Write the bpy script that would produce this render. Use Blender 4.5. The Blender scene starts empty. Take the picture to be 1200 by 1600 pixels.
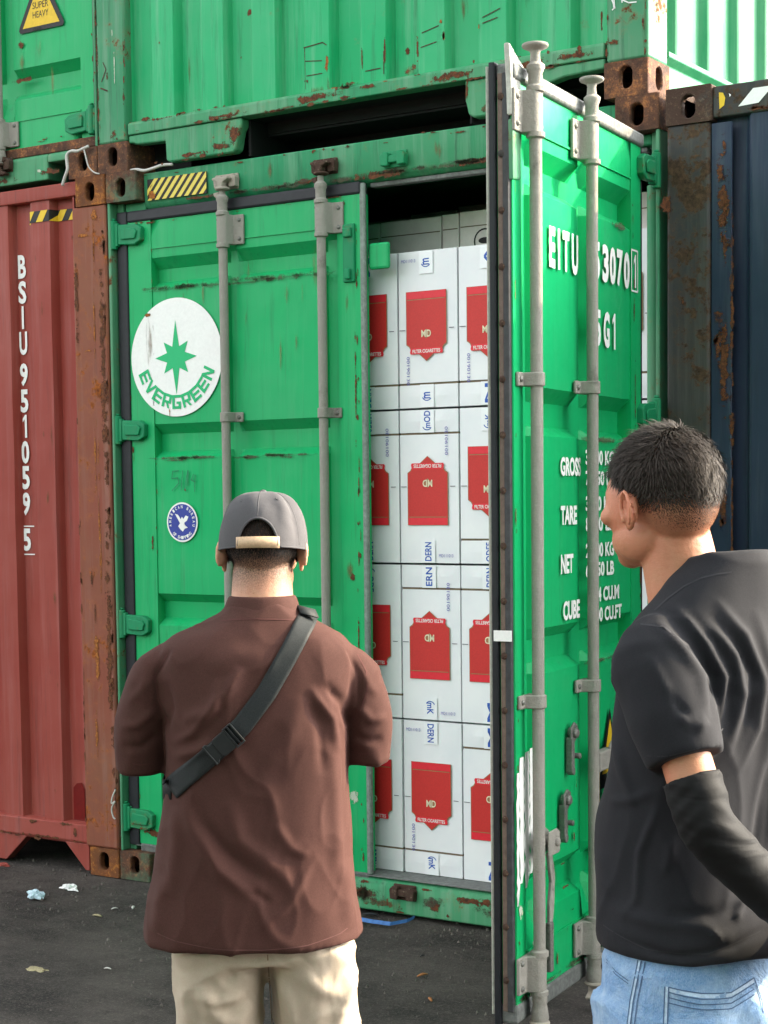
import bpy, bmesh, math, random
import numpy as np
from mathutils import Vector, Matrix, noise as mnoise
from mathutils.bvhtree import BVHTree
R = math.radians
PI = math.pi
random.seed(7); RNG = np.random.default_rng(11)
SC = bpy.context.scene
COL = SC.collection

# ------------------------------------------------------------------ camera
CAM_LOC = Vector((4.865, -5.369, 1.572))
def cam_axes(yaw, pitch, roll):
    d = Vector((-math.sin(yaw)*math.cos(pitch), math.cos(yaw)*math.cos(pitch), math.sin(pitch)))
    r = d.cross(Vector((0, 0, 1))).normalized(); u = r.cross(d)
    c, s = math.cos(roll), math.sin(roll)
    return c*r+s*u, -s*r+c*u, d
r_, u_, d_ = cam_axes(.582, -.068, -.011)
cam = bpy.data.cameras.new('camera'); camo = bpy.data.objects.new('camera', cam); COL.objects.link(camo)
M4 = Matrix((r_, u_, -d_)).transposed().to_4x4(); M4.translation = CAM_LOC
camo.matrix_world = M4
cam.sensor_fit = 'HORIZONTAL'; cam.sensor_width = 36; cam.lens = 2714.75/1200*36
cam.shift_y = 162.7/1200; cam.clip_end = 3000; cam.clip_start = .05
SC.camera = camo
SC.render.resolution_x = 768; SC.render.resolution_y = 1024

# ------------------------------------------------------------------ light
SUN_EL, SUN_AZ = 27.0, 44.0          # azimuth from +Y towards +X
w = bpy.data.worlds.new('World'); SC.world = w; w.use_nodes = True
nt = w.node_tree; nt.nodes.clear()
sky = nt.nodes.new('ShaderNodeTexSky'); sky.sky_type = 'NISHITA'; sky.sun_disc = False
sky.sun_elevation = R(SUN_EL); sky.sun_rotation = R(SUN_AZ); sky.air_density = 1.0; sky.dust_density = 4.0; sky.ozone_density = .5
bg = nt.nodes.new('ShaderNodeBackground'); bg.inputs[1].default_value = .15
wo = nt.nodes.new('ShaderNodeOutputWorld')
hs = nt.nodes.new('ShaderNodeHueSaturation'); hs.inputs['Saturation'].default_value = .15   # hazy, nearly white tropical sky
nt.links.new(sky.outputs[0], hs.inputs['Color']); nt.links.new(hs.outputs[0], bg.inputs[0]); nt.links.new(bg.outputs[0], wo.inputs[0])
sl = bpy.data.lights.new('sun', 'SUN'); sl.energy = 1.85; sl.angle = R(.53); sl.color = (1, .80, .50)
so = bpy.data.objects.new('sun', sl); COL.objects.link(so)
sdir = Vector((math.sin(R(SUN_AZ))*math.cos(R(SUN_EL)), math.cos(R(SUN_AZ))*math.cos(R(SUN_EL)), math.sin(R(SUN_EL))))
so.rotation_euler = sdir.to_track_quat('Z', 'Y').to_euler(); so.location = (8, -3, 8)
SC.view_settings.view_transform = 'Standard'; SC.view_settings.look = 'None'
SC.view_settings.exposure = 2.65; SC.view_settings.gamma = 1; SC.view_settings.use_curve_mapping = False
SC.render.engine = 'CYCLES'

# ------------------------------------------------------------------ materials
class NT:
    def __init__(s, name):
        s.m = bpy.data.materials.new(name); s.m.use_nodes = True; s.t = s.m.node_tree
        s.b = s.t.nodes['Principled BSDF']; s.tc = s.n('TexCoord')
    def n(s, k, **kw):
        nd = s.t.nodes.new('ShaderNode'+k)
        for a, b in kw.items(): setattr(nd, a, b)
        return nd
    def l(s, a, b): s.t.links.new(a, b)
    def noise(s, scale, detail=6, rough=.6, mp=None, co='Object', seed=0, dist=0):
        m = s.n('Mapping'); s.l(s.tc.outputs[co], m.inputs[0])
        m.inputs['Location'].default_value = (seed*3.17, seed*1.7, seed*2.3)
        if mp: m.inputs['Scale'].default_value = mp
        q = s.n('TexNoise'); s.l(m.outputs[0], q.inputs['Vector'])
        q.inputs['Scale'].default_value = scale; q.inputs['Detail'].default_value = detail
        q.inputs['Roughness'].default_value = rough; q.inputs['Distortion'].default_value = dist
        return q.outputs['Fac']
    def ramp(s, f, a, b, lo=0, hi=1):
        q = s.n('MapRange'); s.l(f, q.inputs[0]); q.inputs[1].default_value = a; q.inputs[2].default_value = b
        q.inputs[3].default_value = lo; q.inputs[4].default_value = hi; return q.outputs[0]
    def mix(s, f, a, b):
        q = s.n('Mix', data_type='RGBA')
        if isinstance(f, (int, float)): q.inputs[0].default_value = f
        else: s.l(f, q.inputs[0])
        for i, v in ((6, a), (7, b)):
            if isinstance(v, tuple): q.inputs[i].default_value = (*v, 1)
            else: s.l(v, q.inputs[i])
        return q.outputs[2]
    def math(s, op, a, b=None):
        q = s.n('Math', operation=op)
        for i, v in ((0, a), (1, b)):
            if v is None: continue
            if isinstance(v, (int, float)): q.inputs[i].default_value = v
            else: s.l(v, q.inputs[i])
        return q.outputs[0]
    def bump(s, h, strength=.3, dist=.01, prev=None):
        q = s.n('Bump'); q.inputs['Strength'].default_value = strength; q.inputs['Distance'].default_value = dist
        s.l(h, q.inputs['Height'])
        if prev: s.l(prev, q.inputs['Normal'])
        return q.outputs[0]
    def out(s, col=None, rough=None, nrm=None, metal=0, spec=None):
        if isinstance(col, tuple): s.b.inputs['Base Color'].default_value = (*col, 1)
        elif col: s.l(col, s.b.inputs['Base Color'])
        if isinstance(rough, (int, float)): s.b.inputs['Roughness'].default_value = rough
        elif rough: s.l(rough, s.b.inputs['Roughness'])
        if nrm: s.l(nrm, s.b.inputs['Normal'])
        s.b.inputs['Metallic'].default_value = metal
        s.b.inputs['Specular IOR Level'].default_value = .28 if spec is None else spec
        return s.m

RUST_D = (.055, .022, .012); RUST_L = (.22, .075, .025)
def paint(name, base, fade, rust=.1, streak=.5, dirt=.3, seed=0, rough=.42, wavy=.25, rustc=(RUST_D, RUST_L)):
    """weathered container paint: faded patches, vertical run streaks, chips of rust, dirt and gently wavy sheet"""
    s = NT(name)
    big = s.noise(1.6, 5, .6, seed=seed)
    stv = s.noise(7, 6, .65, mp=(3.2, 3.2, .16), seed=seed+1)
    fine = s.noise(45, 5, .7, seed=seed+2)
    c = s.mix(s.ramp(big, .35, .7), base, fade)
    c = s.mix(s.math('MULTIPLY', s.ramp(stv, .5, .72), streak), c, tuple(min(1, v*.9+.07) for v in fade))
    c = s.mix(s.math('MULTIPLY', s.ramp(s.noise(9, 6, .7, mp=(4, 4, .22), seed=seed+5), .55, .75), dirt), c, tuple(v*.35+.02 for v in base))
    c = s.mix(s.ramp(fine, .62, .8, 0, .35), c, tuple(v*.6+.02 for v in base))
    rn = s.noise(6, 12, .72, seed=seed+3); rn2 = s.noise(28, 8, .7, seed=seed+4)
    rr = s.math('ADD', s.math('MULTIPLY', rn, .7), s.math('MULTIPLY', rn2, .3))
    th = .74-.30*rust
    rm = s.ramp(rr, th, th+.03)
    rc = s.mix(s.ramp(s.noise(60, 6, .7, seed=seed+6), .35, .65), rustc[0], rustc[1])
    halo = s.ramp(rr, th-.05, th, 0, .35)
    c = s.mix(halo, c, tuple(a*.5+b*.5 for a, b in zip(fade, rustc[1])))
    c = s.mix(rm, c, rc)
    n1 = s.bump(s.noise(3.3, 2, .5, seed=seed+7), wavy, .05)
    n2 = s.bump(fine, .12, .002, n1)
    n3 = s.bump(s.math('MULTIPLY', rm, s.noise(90, 5, .8, seed=seed)), .5, .004, n2)
    ro = s.math('ADD', s.math('MULTIPLY', rm, .4), s.ramp(fine, .2, .8, rough-.06, rough+.1))
    return s.out(c, ro, n3, spec=.15)
def rusty(name, under, amt=.5, seed=0, dark=(.060, .032, .022), light=(.38, .15, .05), mid=(.16, .070, .038)):
    s = NT(name)
    a = s.noise(14, 10, .75, seed=seed); b = s.noise(70, 8, .8, seed=seed+1); d = s.noise(4, 6, .7, seed=seed+2)
    c = s.mix(s.ramp(a, .38, .62), dark, mid)
    c = s.mix(s.ramp(s.math('ADD', s.math('MULTIPLY', a, .5), s.math('MULTIPLY', b, .5)), .52, .60), c, light)
    c = s.mix(s.math('MULTIPLY', s.ramp(b, .58, .66), .6), c, (.30, .24, .18))
    c = s.mix(s.math('MULTIPLY', s.ramp(s.math('ADD', s.math('MULTIPLY', d, .8), s.math('MULTIPLY', a, .2)), .62-.3*(1-amt), .72-.3*(1-amt)), .85), c, under)
    n = s.bump(a, .6, .014); n = s.bump(b, .8, .005, n)
    return s.out(c, .85, n)
def plain(name, col, rough=.6, fine=.12, seed=0, sc=40, bumpd=.002, metal=0, spec=None, var=.25):
    s = NT(name); f = s.noise(sc, 6, .65, seed=seed); g = s.noise(sc*.12, 4, .6, seed=seed+3)
    c = s.mix(s.ramp(f, .3, .7, 0, 1), tuple(v*(1-var) for v in col), tuple(min(1, v*(1+var*.5)) for v in col))
    c = s.mix(s.ramp(g, .4, .65, 0, var), c, tuple(v*.6 for v in col))
    return s.out(c, rough, s.bump(f, fine, bumpd), metal, spec)

G0 = (.003, .36, .150); G1 = (.035, .40, .20)
MAT = {}
MAT['green_door'] = paint('green_door_paint', (.003, .37, .118), (.024, .34, .125), rust=.10, streak=.30, dirt=.55, seed=1, rough=.36)
MAT['green_open'] = paint('green_open_door_paint', (.003, .37, .115), (.010, .35, .12), rust=.08, streak=.16, dirt=.4, seed=9, rough=.34)
MAT['green_end'] = paint('green_end_wall_paint', (.012, .36, .135), (.065, .38, .18), rust=.30, streak=.7, dirt=.7, seed=2, rough=.45)
MAT['green_side'] = paint('green_side_wall_paint', (.02, .21, .09), (.07, .25, .13), rust=.14, streak=.45, dirt=.3, seed=21, rough=.5)
MAT['green_worn'] = paint('green_worn_paint', (.04, .23, .11), (.11, .26, .15), rust=.55, streak=.8, dirt=.9, seed=3, rough=.5)
MAT['green_rail'] = paint('green_rail_paint', (.03, .25, .11), (.10, .28, .15), rust=.50, streak=.7, dirt=.9, seed=4, rough=.5)
MAT['green_header'] = paint('green_header_paint', (.02, .25, .11), (.07, .28, .14), rust=.40, streak=.9, dirt=1.0, seed=14, rough=.5)
MAT['green_hinge'] = paint('green_hinge_paint', (.006, .21, .085), (.02, .23, .10), rust=.50, streak=.2, dirt=.7, seed=5, rough=.45)
MAT['red'] = paint('oxide_red_paint', (.255, .046, .034), (.29, .068, .052), rust=.10, streak=.45, dirt=.6, seed=6, rough=.45)
MAT['red_post'] = paint('oxide_red_post_paint', (.22, .060, .038), (.21, .085, .05), rust=.62, streak=.5, dirt=.4, seed=7, rough=.6, rustc=((.10, .03, .015), (.40, .12, .025)))
MAT['blue'] = paint('navy_blue_paint', (.019, .031, .058), (.032, .046, .078), rust=.16, streak=.4, dirt=.6, seed=8, rough=.45)
MAT['blue_post'] = paint('navy_blue_post_paint', (.035, .040, .045), (.060, .055, .045), rust=.80, streak=.5, dirt=.7, seed=15, rough=.6, rustc=((.035, .024, .018), (.10, .060, .035)))
MAT['cast_green'] = rusty('rusted_green_casting', (.06, .13, .08), .62, 1)
MAT['cast_rust'] = rusty('rusted_bare_casting', (.10, .05, .03), .95, 2)
MAT['cast_orange'] = rusty('rusted_orange_casting', (.22, .06, .04), .95, 3, mid=(.22, .075, .02), light=(.45, .17, .03), dark=(.12, .045, .02))
MAT['cast_dark'] = rusty('rusted_dark_casting', (.05, .06, .06), .8, 4, mid=(.06, .035, .025), light=(.12, .07, .045))
MAT['rust_strip'] = rusty('rust_strip', (.02, .02, .02), .9, 5)
MAT['gasket'] = plain('black_rubber', (.016, .018, .022), .5, .3, 1, 30)
MAT['gasket_dark'] = plain('dark_grey_rubber', (.05, .052, .055), .55, .3, 61, 40, var=.4)
MAT['strip_tan'] = plain('tan_primed_strip', (.17, .12, .095), .55, .3, 62, 60, var=.3)
MAT['gasket_grey'] = plain('weathered_grey_rubber', (.17, .18, .17), .6, .4, 2, 60, var=.5)
MAT['seal_green_grey'] = plain('green_grey_seal', (.20, .245, .215), .55, .3, 63, 60, var=.4)
MAT['gasket_white'] = plain('sun_bleached_seal', (.50, .50, .44), .5, .2, 3, 60)
MAT['galv'] = rusty('galvanised_steel', (.31, .295, .26), .0, 41, dark=(.12, .11, .095), light=(.38, .35, .29), mid=(.25, .235, .205))
MAT['galv_worn'] = rusty('galvanised_rusting', (.40, .37, .31), .25, 6)
MAT['galv_dark'] = plain('dull_steel', (.20, .20, .18), .5, .35, 5, 120, .001, metal=.4, var=.4)
MAT['white'] = plain('white_print', (.80, .81, .78), .5, .05, 6, 80, var=.06)
MAT['logo_green'] = plain('logo_green_print', (.004, .42, .15), .45, .05, 7, 80, var=.05)
MAT['yellow'] = plain('yellow_print', (.70, .46, .02), .5, .05, 8, 80, var=.1)
MAT['stripe_yellow'] = plain('stripe_yellow_print', (.72, .58, .10), .5, .05, 8, 80, var=.15)
MAT['black'] = plain('black_print', (.012, .012, .012), .5, .1, 9, 60)
MAT['blue_print'] = plain('blue_print', (.03, .05, .30), .5, .05, 10, 80, var=.1)
MAT['inside_shade'] = plain('inside_shade_black', (.010, .011, .011), .8, .2, 11, 20)  # near-black colour stands for shade in hollows and under floors
MAT['floor_ply'] = plain('plywood_floor', (.14, .09, .05), .7, .2, 12, 20)
MAT['red_print'] = plain('carton_red_print', (.55, .030, .026), .45, .1, 13, 150, .0005, var=.12)
MAT['red_print2'] = plain('carton_bright_red_print', (.70, .025, .04), .4, .05, 14, 80, var=.08)
MAT['gold_print'] = plain('carton_gold_print', (.35, .17, .08), .4, .05, 15, 80)
MAT['cream_print'] = plain('carton_cream_print', (.80, .72, .50), .5, .05, 16, 80)
MAT['tape_blue'] = plain('tape_blue_print', (.02, .09, .42), .4, .05, 17, 80, var=.1)
MAT['ink_purple'] = plain('ink_purple_print', (.14, .13, .42), .5, .05, 18, 80, var=.1)
MAT['tape'] = plain('white_tape', (.82, .83, .85), .22, .05, 19, 20, var=.04)
MAT['kraft'] = plain('kraft_board_edge', (.20, .15, .10), .8, .2, 20, 60)
MAT['grey_print'] = plain('grey_ink', (.12, .12, .14), .6, .05, 21, 80)
MAT['scratch'] = plain('scratched_paint', (.012, .20, .09), .6, .1, 22, 60)
def carton_mat():
    s = NT('white_carton_board'); a = s.noise(5, 5, .6, seed=2); b = s.noise(60, 4, .6, mp=(1, 1, .2), seed=3)
    c = s.mix(s.ramp(a, .35, .7), (.72, .73, .76), (.80, .80, .81))
    c = s.mix(s.ramp(s.noise(22, 8, .75, seed=5), .64, .76, 0, .35), c, (.45, .42, .38))
    n = s.bump(s.noise(7, 3, .5, seed=4), .25, .01); n = s.bump(b, .06, .001, n)
    return s.out(c, .5, n)
MAT['carton'] = carton_mat()
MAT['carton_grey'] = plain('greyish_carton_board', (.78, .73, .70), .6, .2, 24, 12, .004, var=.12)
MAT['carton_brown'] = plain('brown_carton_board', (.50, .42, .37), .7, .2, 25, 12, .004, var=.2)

# ------------------------------------------------------------------ mesh helpers
class MB:
    def __init__(s): s.v = []; s.f = []
    def add(s, vs, fs):
        o = len(s.v); s.v += [tuple(v) for v in vs]; s.f += [tuple(i+o for i in f) for f in fs]; return s
    def box(s, x0, x1, y0, y1, z0, z1):
        if x0 > x1: x0, x1 = x1, x0
        if y0 > y1: y0, y1 = y1, y0
        if z0 > z1: z0, z1 = z1, z0
        return s.add([(x0,y0,z0),(x1,y0,z0),(x1,y1,z0),(x0,y1,z0),(x0,y0,z1),(x1,y0,z1),(x1,y1,z1),(x0,y1,z1)],
                     [(0,3,2,1),(4,5,6,7),(0,1,5,4),(1,2,6,5),(2,3,7,6),(3,0,4,7)])
    def prism(s, poly, axis, a, b):
        """extrude 2D polygon along axis ('x','y','z') from a to b; poly in the two other axes in order"""
        n = len(poly)
        ar = sum(poly[i][0]*poly[(i+1) % n][1]-poly[(i+1) % n][0]*poly[i][1] for i in range(n))
        if ar < 0: poly = poly[::-1]
        def P(p, t): return {'x': (t, p[0], p[1]), 'y': (p[0], t, p[1]), 'z': (p[0], p[1], t)}[axis]
        vs = [P(p, a) for p in poly]+[P(p, b) for p in poly]
        return s.add(vs, [tuple(range(n)), tuple(range(2*n-1, n-1, -1))]+[(i, (i+1) % n, n+(i+1) % n, n+i) for i in range(n)])
    def lathe(s, prof, c, axis='z', n=16, caps=True):
        """prof: list of (r, h) ; revolved round an axis through c"""
        vs = []
        for r, h in prof:
            for k in range(n):
                a = 2*PI*k/n; x, y = r*math.cos(a), r*math.sin(a)
                vs.append({'z': (c[0]+x, c[1]+y, c[2]+h), 'x': (c[0]+h, c[1]+x, c[2]+y), 'y': (c[0]+x, c[1]+h, c[2]+y)}[axis])
        m = len(prof); fs = [(i*n+k, i*n+(k+1) % n, (i+1)*n+(k+1) % n, (i+1)*n+k) for i in range(m-1) for k in range(n)]
        if caps: fs += [tuple(range(n)), tuple(range((m-1)*n+n-1, (m-1)*n-1, -1))]
        return s.add(vs, fs)
    def tube(s, pts, r, n=8, caps=True):
        pts = [Vector(p) for p in pts]; vs = []; m = len(pts)
        up = None
        for i, p in enumerate(pts):
            t = (pts[min(i+1, m-1)]-pts[max(i-1, 0)]).normalized()
            if up is None: up = t.orthogonal().normalized()
            up = (up-t*up.dot(t)).normalized(); b = t.cross(up)
            rr = r[i] if hasattr(r, '__len__') else r
            for k in range(n):
                a = 2*PI*k/n; vs.append(p+up*(rr*math.cos(a))+b*(rr*math.sin(a)))
        fs = [(i*n+k, i*n+(k+1) % n, (i+1)*n+(k+1) % n, (i+1)*n+k) for i in range(m-1) for k in range(n)]
        if caps: fs += [tuple(range(n-1, -1, -1)), tuple(range((m-1)*n, m*n))]
        return s.add(vs, fs)
    def tri(s):
        return s
def link(name, mb, mat, parent=None, bevel=0, smooth=False, fixn=True, label=None):
    me = bpy.data.meshes.new(name); me.from_pydata(mb.v, [], mb.f)
    if fixn:
        bm = bmesh.new(); bm.from_mesh(me); bmesh.ops.recalc_face_normals(bm, faces=bm.faces); bm.to_mesh(me); bm.free()
    me.materials.append(MAT[mat] if isinstance(mat, str) else mat)
    if smooth:
        me.shade_smooth() if hasattr(me, 'shade_smooth') else None
        if smooth is not True: me.set_sharp_from_angle(angle=R(smooth))
    o = bpy.data.objects.new(name, me); COL.objects.link(o)
    if parent: o.parent = parent
    if bevel:
        b = o.modifiers.new('bevel', 'BEVEL'); b.width = bevel; b.segments = 2; b.limit_method = 'ANGLE'; b.angle_limit = R(35)
        b.harden_normals = False
    if label: o['label'] = label
    return o
def link_each(name, mb, mat, parent=None, bevel=0, smooth=False, kw=None):
    """split the builder's loose pieces into one object each"""
    par = list(range(len(mb.v)))
    def find(a):
        while par[a] != a: par[a] = par[par[a]]; a = par[a]
        return a
    for f in mb.f:
        for a in f[1:]: par[find(a)] = find(f[0])
    # same position = same piece
    pos = {}
    for i, v in enumerate(mb.v):
        k = tuple(round(c, 4) for c in v)
        if k in pos: par[find(i)] = find(pos[k])
        else: pos[k] = i
    groups = {}
    for f in mb.f: groups.setdefault(find(f[0]), []).append(f)
    out = []
    for fs in groups.values():
        ids = sorted({i for f in fs for i in f}); mp = {i: k for k, i in enumerate(ids)}
        m2 = MB(); m2.v = [mb.v[i] for i in ids]; m2.f = [tuple(mp[i] for i in f) for f in fs]
        out.append(link(name, m2, mat, parent, bevel, smooth, fixn=False))
    return out
def tag(o, label=None, cat=None, group=None, kind=None):
    if label: o['label'] = label
    if cat: o['category'] = cat
    if group: o['group'] = group
    if kind: o['kind'] = kind
    return o
def empty(name, loc, rz=0, **k):
    o = bpy.data.objects.new(name, None); COL.objects.link(o); o.location = loc; o.rotation_euler = (0, 0, rz); o.empty_display_size = .2
    return tag(o, **k)
_tc = {}
def text2d(s, bold=0.0):
    if s == '1': return np.array([(.50,0),(1,0),(1,1),(.60,1),(0,.82),(0,.68),(.50,.80)]), [(0,1,2,3,4,5,6)], None
    if s == 'I': return np.array([(0,0),(1,0),(1,1),(0,1)]), [(0,1,2,3)], None
    key = (s, bold)
    if key in _tc: return _tc[key]
    cu = bpy.data.curves.new('t', 'FONT'); cu.body = s; cu.size = 1; cu.offset = bold; cu.resolution_u = 3
    ob = bpy.data.objects.new('t', cu); COL.objects.link(ob)
    me = bpy.data.meshes.new_from_object(ob.evaluated_get(bpy.context.evaluated_depsgraph_get()))
    vs = np.array([v.co[:2] for v in me.vertices]); fs = [tuple(p.vertices) for p in me.polygons]
    bpy.data.objects.remove(ob); bpy.data.curves.remove(cu); bpy.data.meshes.remove(me)
    mn, mx = vs.min(0), vs.max(0); vs = (vs-mn)/(mx-mn)
    _tc[key] = (vs, fs, (mx-mn)); return _tc[key]
def put_text(mb, s, u0, u1, v0, v1, fn, bold=0.0):
    """fit string into u0..u1, v0..v1 ; fn maps (u, v) -> 3D"""
    vs, fs, _ = text2d(s, bold)
    mb.add([fn(u0+(u1-u0)*a, v0+(v1-v0)*b) for a, b in vs], fs); return mb
def stroke(mb, pts, wd, fn):
    """flat polyline of width wd in (u, v)"""
    for (a, b), (c, d) in zip(pts[:-1], pts[1:]):
        L = math.hypot(c-a, d-b)+1e-9; nx, ny = -(d-b)/L*wd/2, (c-a)/L*wd/2; ex, ey = (c-a)/L*wd*.3, (d-b)/L*wd*.3
        mb.add([fn(a+nx-ex, b+ny-ey), fn(a-nx-ex, b-ny-ey), fn(c-nx+ex, d-ny+ey), fn(c+nx+ex, d+ny+ey)], [(0, 1, 2, 3)])
    return mb
def flat_poly(mb, pts, fn): return mb.add([fn(a, b) for a, b in pts], [tuple(range(len(pts)))])

# decal: a thin patch whose ragged outline comes from noise (rust blooms, scrapes, runs)
def decal_mat(name, c1, c2, edge=.5, scale=22, stretch=(1, 1, 1), op=1.0, hard=.08, bump=.5):
    s = NT(name); s.m.blend_method = 'HASHED' if hasattr(s.m, 'blend_method') else None
    g = s.n('Mapping'); s.l(s.tc.outputs['UV'], g.inputs[0])
    g.inputs['Location'].default_value = (-1, -1, 0); g.inputs['Scale'].default_value = (2, 2, 0)
    ln = s.n('VectorMath', operation='LENGTH'); s.l(g.outputs[0], ln.inputs[0])
    n = s.noise(scale, 8, .75, mp=stretch, seed=3); n = s.math('ADD', s.math('MULTIPLY', s.math('SUBTRACT', n, .5), 1.6), .5)
    v = s.math('SUBTRACT', s.math('ADD', n, .25), s.math('MULTIPLY', ln.outputs['Value'], .5))
    al = s.math('MULTIPLY', s.ramp(v, 1-edge, 1-edge+hard), op)
    # fall off completely at the rim
    al = s.math('MULTIPLY', al, s.ramp(ln.outputs['Value'], 1, .82))
    c = s.mix(s.ramp(s.noise(scale*3, 6, .7, seed=9), .38, .62), c1, c2)
    s.l(al, s.b.inputs['Alpha'])
    return s.out(c, .85, s.bump(s.noise(scale*4, 5, .8, seed=1), bump, .004))
MAT['rust_bloom'] = decal_mat('rust_bloom', RUST_D, (.16, .055, .02), .5, 26)
MAT['rust_light'] = decal_mat('rust_bright', (.16, .05, .015), (.42, .15, .03), .5, 22)
MAT['rust_run'] = decal_mat('rust_run', (.22, .13, .05), (.13, .07, .03), .5, 9, (5, 5, .5), .55, .3, .1)
MAT['dirt_line'] = decal_mat('dirt_line', (.06, .05, .035), (.10, .085, .05), .62, 18, (1, 1, 1), .75, .2, .2)
MAT['pale_scuff'] = decal_mat('pale_scuff', (.50, .55, .45), (.62, .63, .52), .45, 30, (1, 1, .5), .8, .05, .2)
MAT['dark_chip'] = decal_mat('dark_chip', (.03, .02, .015), (.07, .04, .02), .5, 40)
def decals(parent, mat, rects, fn, name='rust_patch'):
    """rects: (u, v, w, h) centred; one thin patch each, uv 0..1"""
    for u, v, a, b in rects:
        mb = MB(); mb.add([fn(u-a/2, v-b/2), fn(u+a/2, v-b/2), fn(u+a/2, v+b/2), fn(u-a/2, v+b/2)], [(0, 1, 2, 3)])
        o = link(name, mb, mat, parent, fixn=False); me = o.data; uv = me.uv_layers.new(name='UVMap')
        for i, l in enumerate(uv.data): l.uv = ((0, 0), (1, 0), (1, 1), (0, 1))[i % 4]
    return o

def edge_wear(parent, fn, a, b, n, seed, mat='rust_bloom', wd=(.012, .03), ln=(.02, .12), jit=.004, name='rust_patch'):
    """irregular chips strung along an edge from a to b"""
    r = random.Random(seed); dx, dy = b[0]-a[0], b[1]-a[1]; hor = abs(dx) > abs(dy)
    for _ in range(n):
        t = r.random(); l, w2 = r.uniform(*ln)*r.uniform(.5, 1), r.uniform(*wd)
        decals(parent, mat, [(a[0]+dx*t+r.gauss(0, jit), a[1]+dy*t+r.gauss(0, jit), l if hor else w2, w2 if hor else l)], fn, name)
# ------------------------------------------------------------------ ground
def ground():
    n1 = NT('tarmac_with_dirt')
    a = n1.noise(2.2, 8, .65, seed=1); b = n1.noise(55, 8, .8, seed=2); c_ = n1.noise(260, 4, .7, seed=3); st = n1.noise(6, 6, .7, mp=(.35, 1.6, 1), seed=4)
    col = n1.mix(n1.ramp(a, .38, .64), (.028, .0245, .023), (.100, .086, .076))
    col = n1.mix(n1.math('MULTIPLY', n1.ramp(st, .5, .72), .5), col, (.135, .115, .100))
    col = n1.mix(n1.ramp(b, .54, .70, 0, .75), col, (.19, .165, .142))
    col = n1.mix(n1.ramp(c_, .60, .70, 0, .6), col, (.26, .24, .21))
    col = n1.mix(n1.ramp(n1.noise(16, 8, .8, seed=7), .58, .72, 0, .5), col, (.020, .018, .017))
    col = n1.mix(n1.ramp(n1.noise(125, 5, .8, seed=12), .52, .66, 0, .55), col, (.22, .19, .165))
    col = n1.mix(n1.ramp(n1.noise(34, 7, .8, seed=13), .56, .66, 0, .6), col, (.018, .016, .015))
    nn = n1.bump(a, .3, .03); nn = n1.bump(b, .9, .018, nn); nn = n1.bump(c_, .9, .005, nn)
    m = n1.out(col, .88, nn)
    # fine mesh near the containers, a wide skirt to the horizon
    mb = MB(); nx, ny = 220, 150; X0, X1, Y0, Y1 = -3.2, 6.2, -6.0, .9
    for j in range(ny+1):
        for i in range(nx+1):
            x, y = X0+(X1-X0)*i/nx, Y0+(Y1-Y0)*j/ny
            e = min(1, min(x-X0, X1-x, y-Y0, Y1-y)/.6)
            z = (mnoise.noise((x*1.1, y*1.1, 3))*.010+mnoise.noise((x*6, y*6, 1))*.004+mnoise.noise((x*19, y*19, 5))*.002)*e-.004
            mb.v.append((x, y, z))
    for j in range(ny):
        for i in range(nx):
            k = j*(nx+1)+i; mb.f.append((k, k+1, k+nx+2, k+nx+1))
    B = 900; o = len(mb.v); z0 = -.004
    mb.v += [(X0,Y0,z0),(X1,Y0,z0),(X1,Y1,z0),(X0,Y1,z0),(-B,-B,z0),(B,-B,z0),(B,B,z0),(-B,B,z0)]
    mb.f += [(o+4,o+5,o+1,o),(o+5,o+6,o+2,o+1),(o+6,o+7,o+3,o+2),(o+7,o+4,o,o+3)]
    g = link('ground', mb, m, smooth=True, fixn=False); tag(g, kind='structure')
    # loose grit
    gm = plain('grit_stones', (.13, .115, .10), .9, .3, 31, 40, var=.6)
    st = MB(); r = random.Random(5)
    for _ in range(5200):
        x, y = r.uniform(-1.6, 3.2), -abs(r.gauss(0, .9))+.12
        if r.random() < .35: x, y = r.uniform(-1.2, 2.6), r.uniform(-1.9, .1)
        s_ = .0014+.0075*r.random()**5; a_ = r.random()*6.3
        cx, sx = math.cos(a_)*s_, math.sin(a_)*s_; h = s_*r.uniform(.5, 1.1); k = r.uniform(.5, 1)
        st.add([(x+cx, y+sx, -.004), (x-sx*k, y+cx*k, -.004), (x-cx, y-sx, -.004), (x+sx*k, y-cx*k, -.004), (x+cx*.2, y+sx*.3, h)],
               [(0, 1, 4), (1, 2, 4), (2, 3, 4), (3, 0, 4)])
    o = link('grit', st, gm, fixn=False); tag(o, 'scattered fine grit and small stones over the dark tarmac', kind='stuff')
ground()

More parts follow.
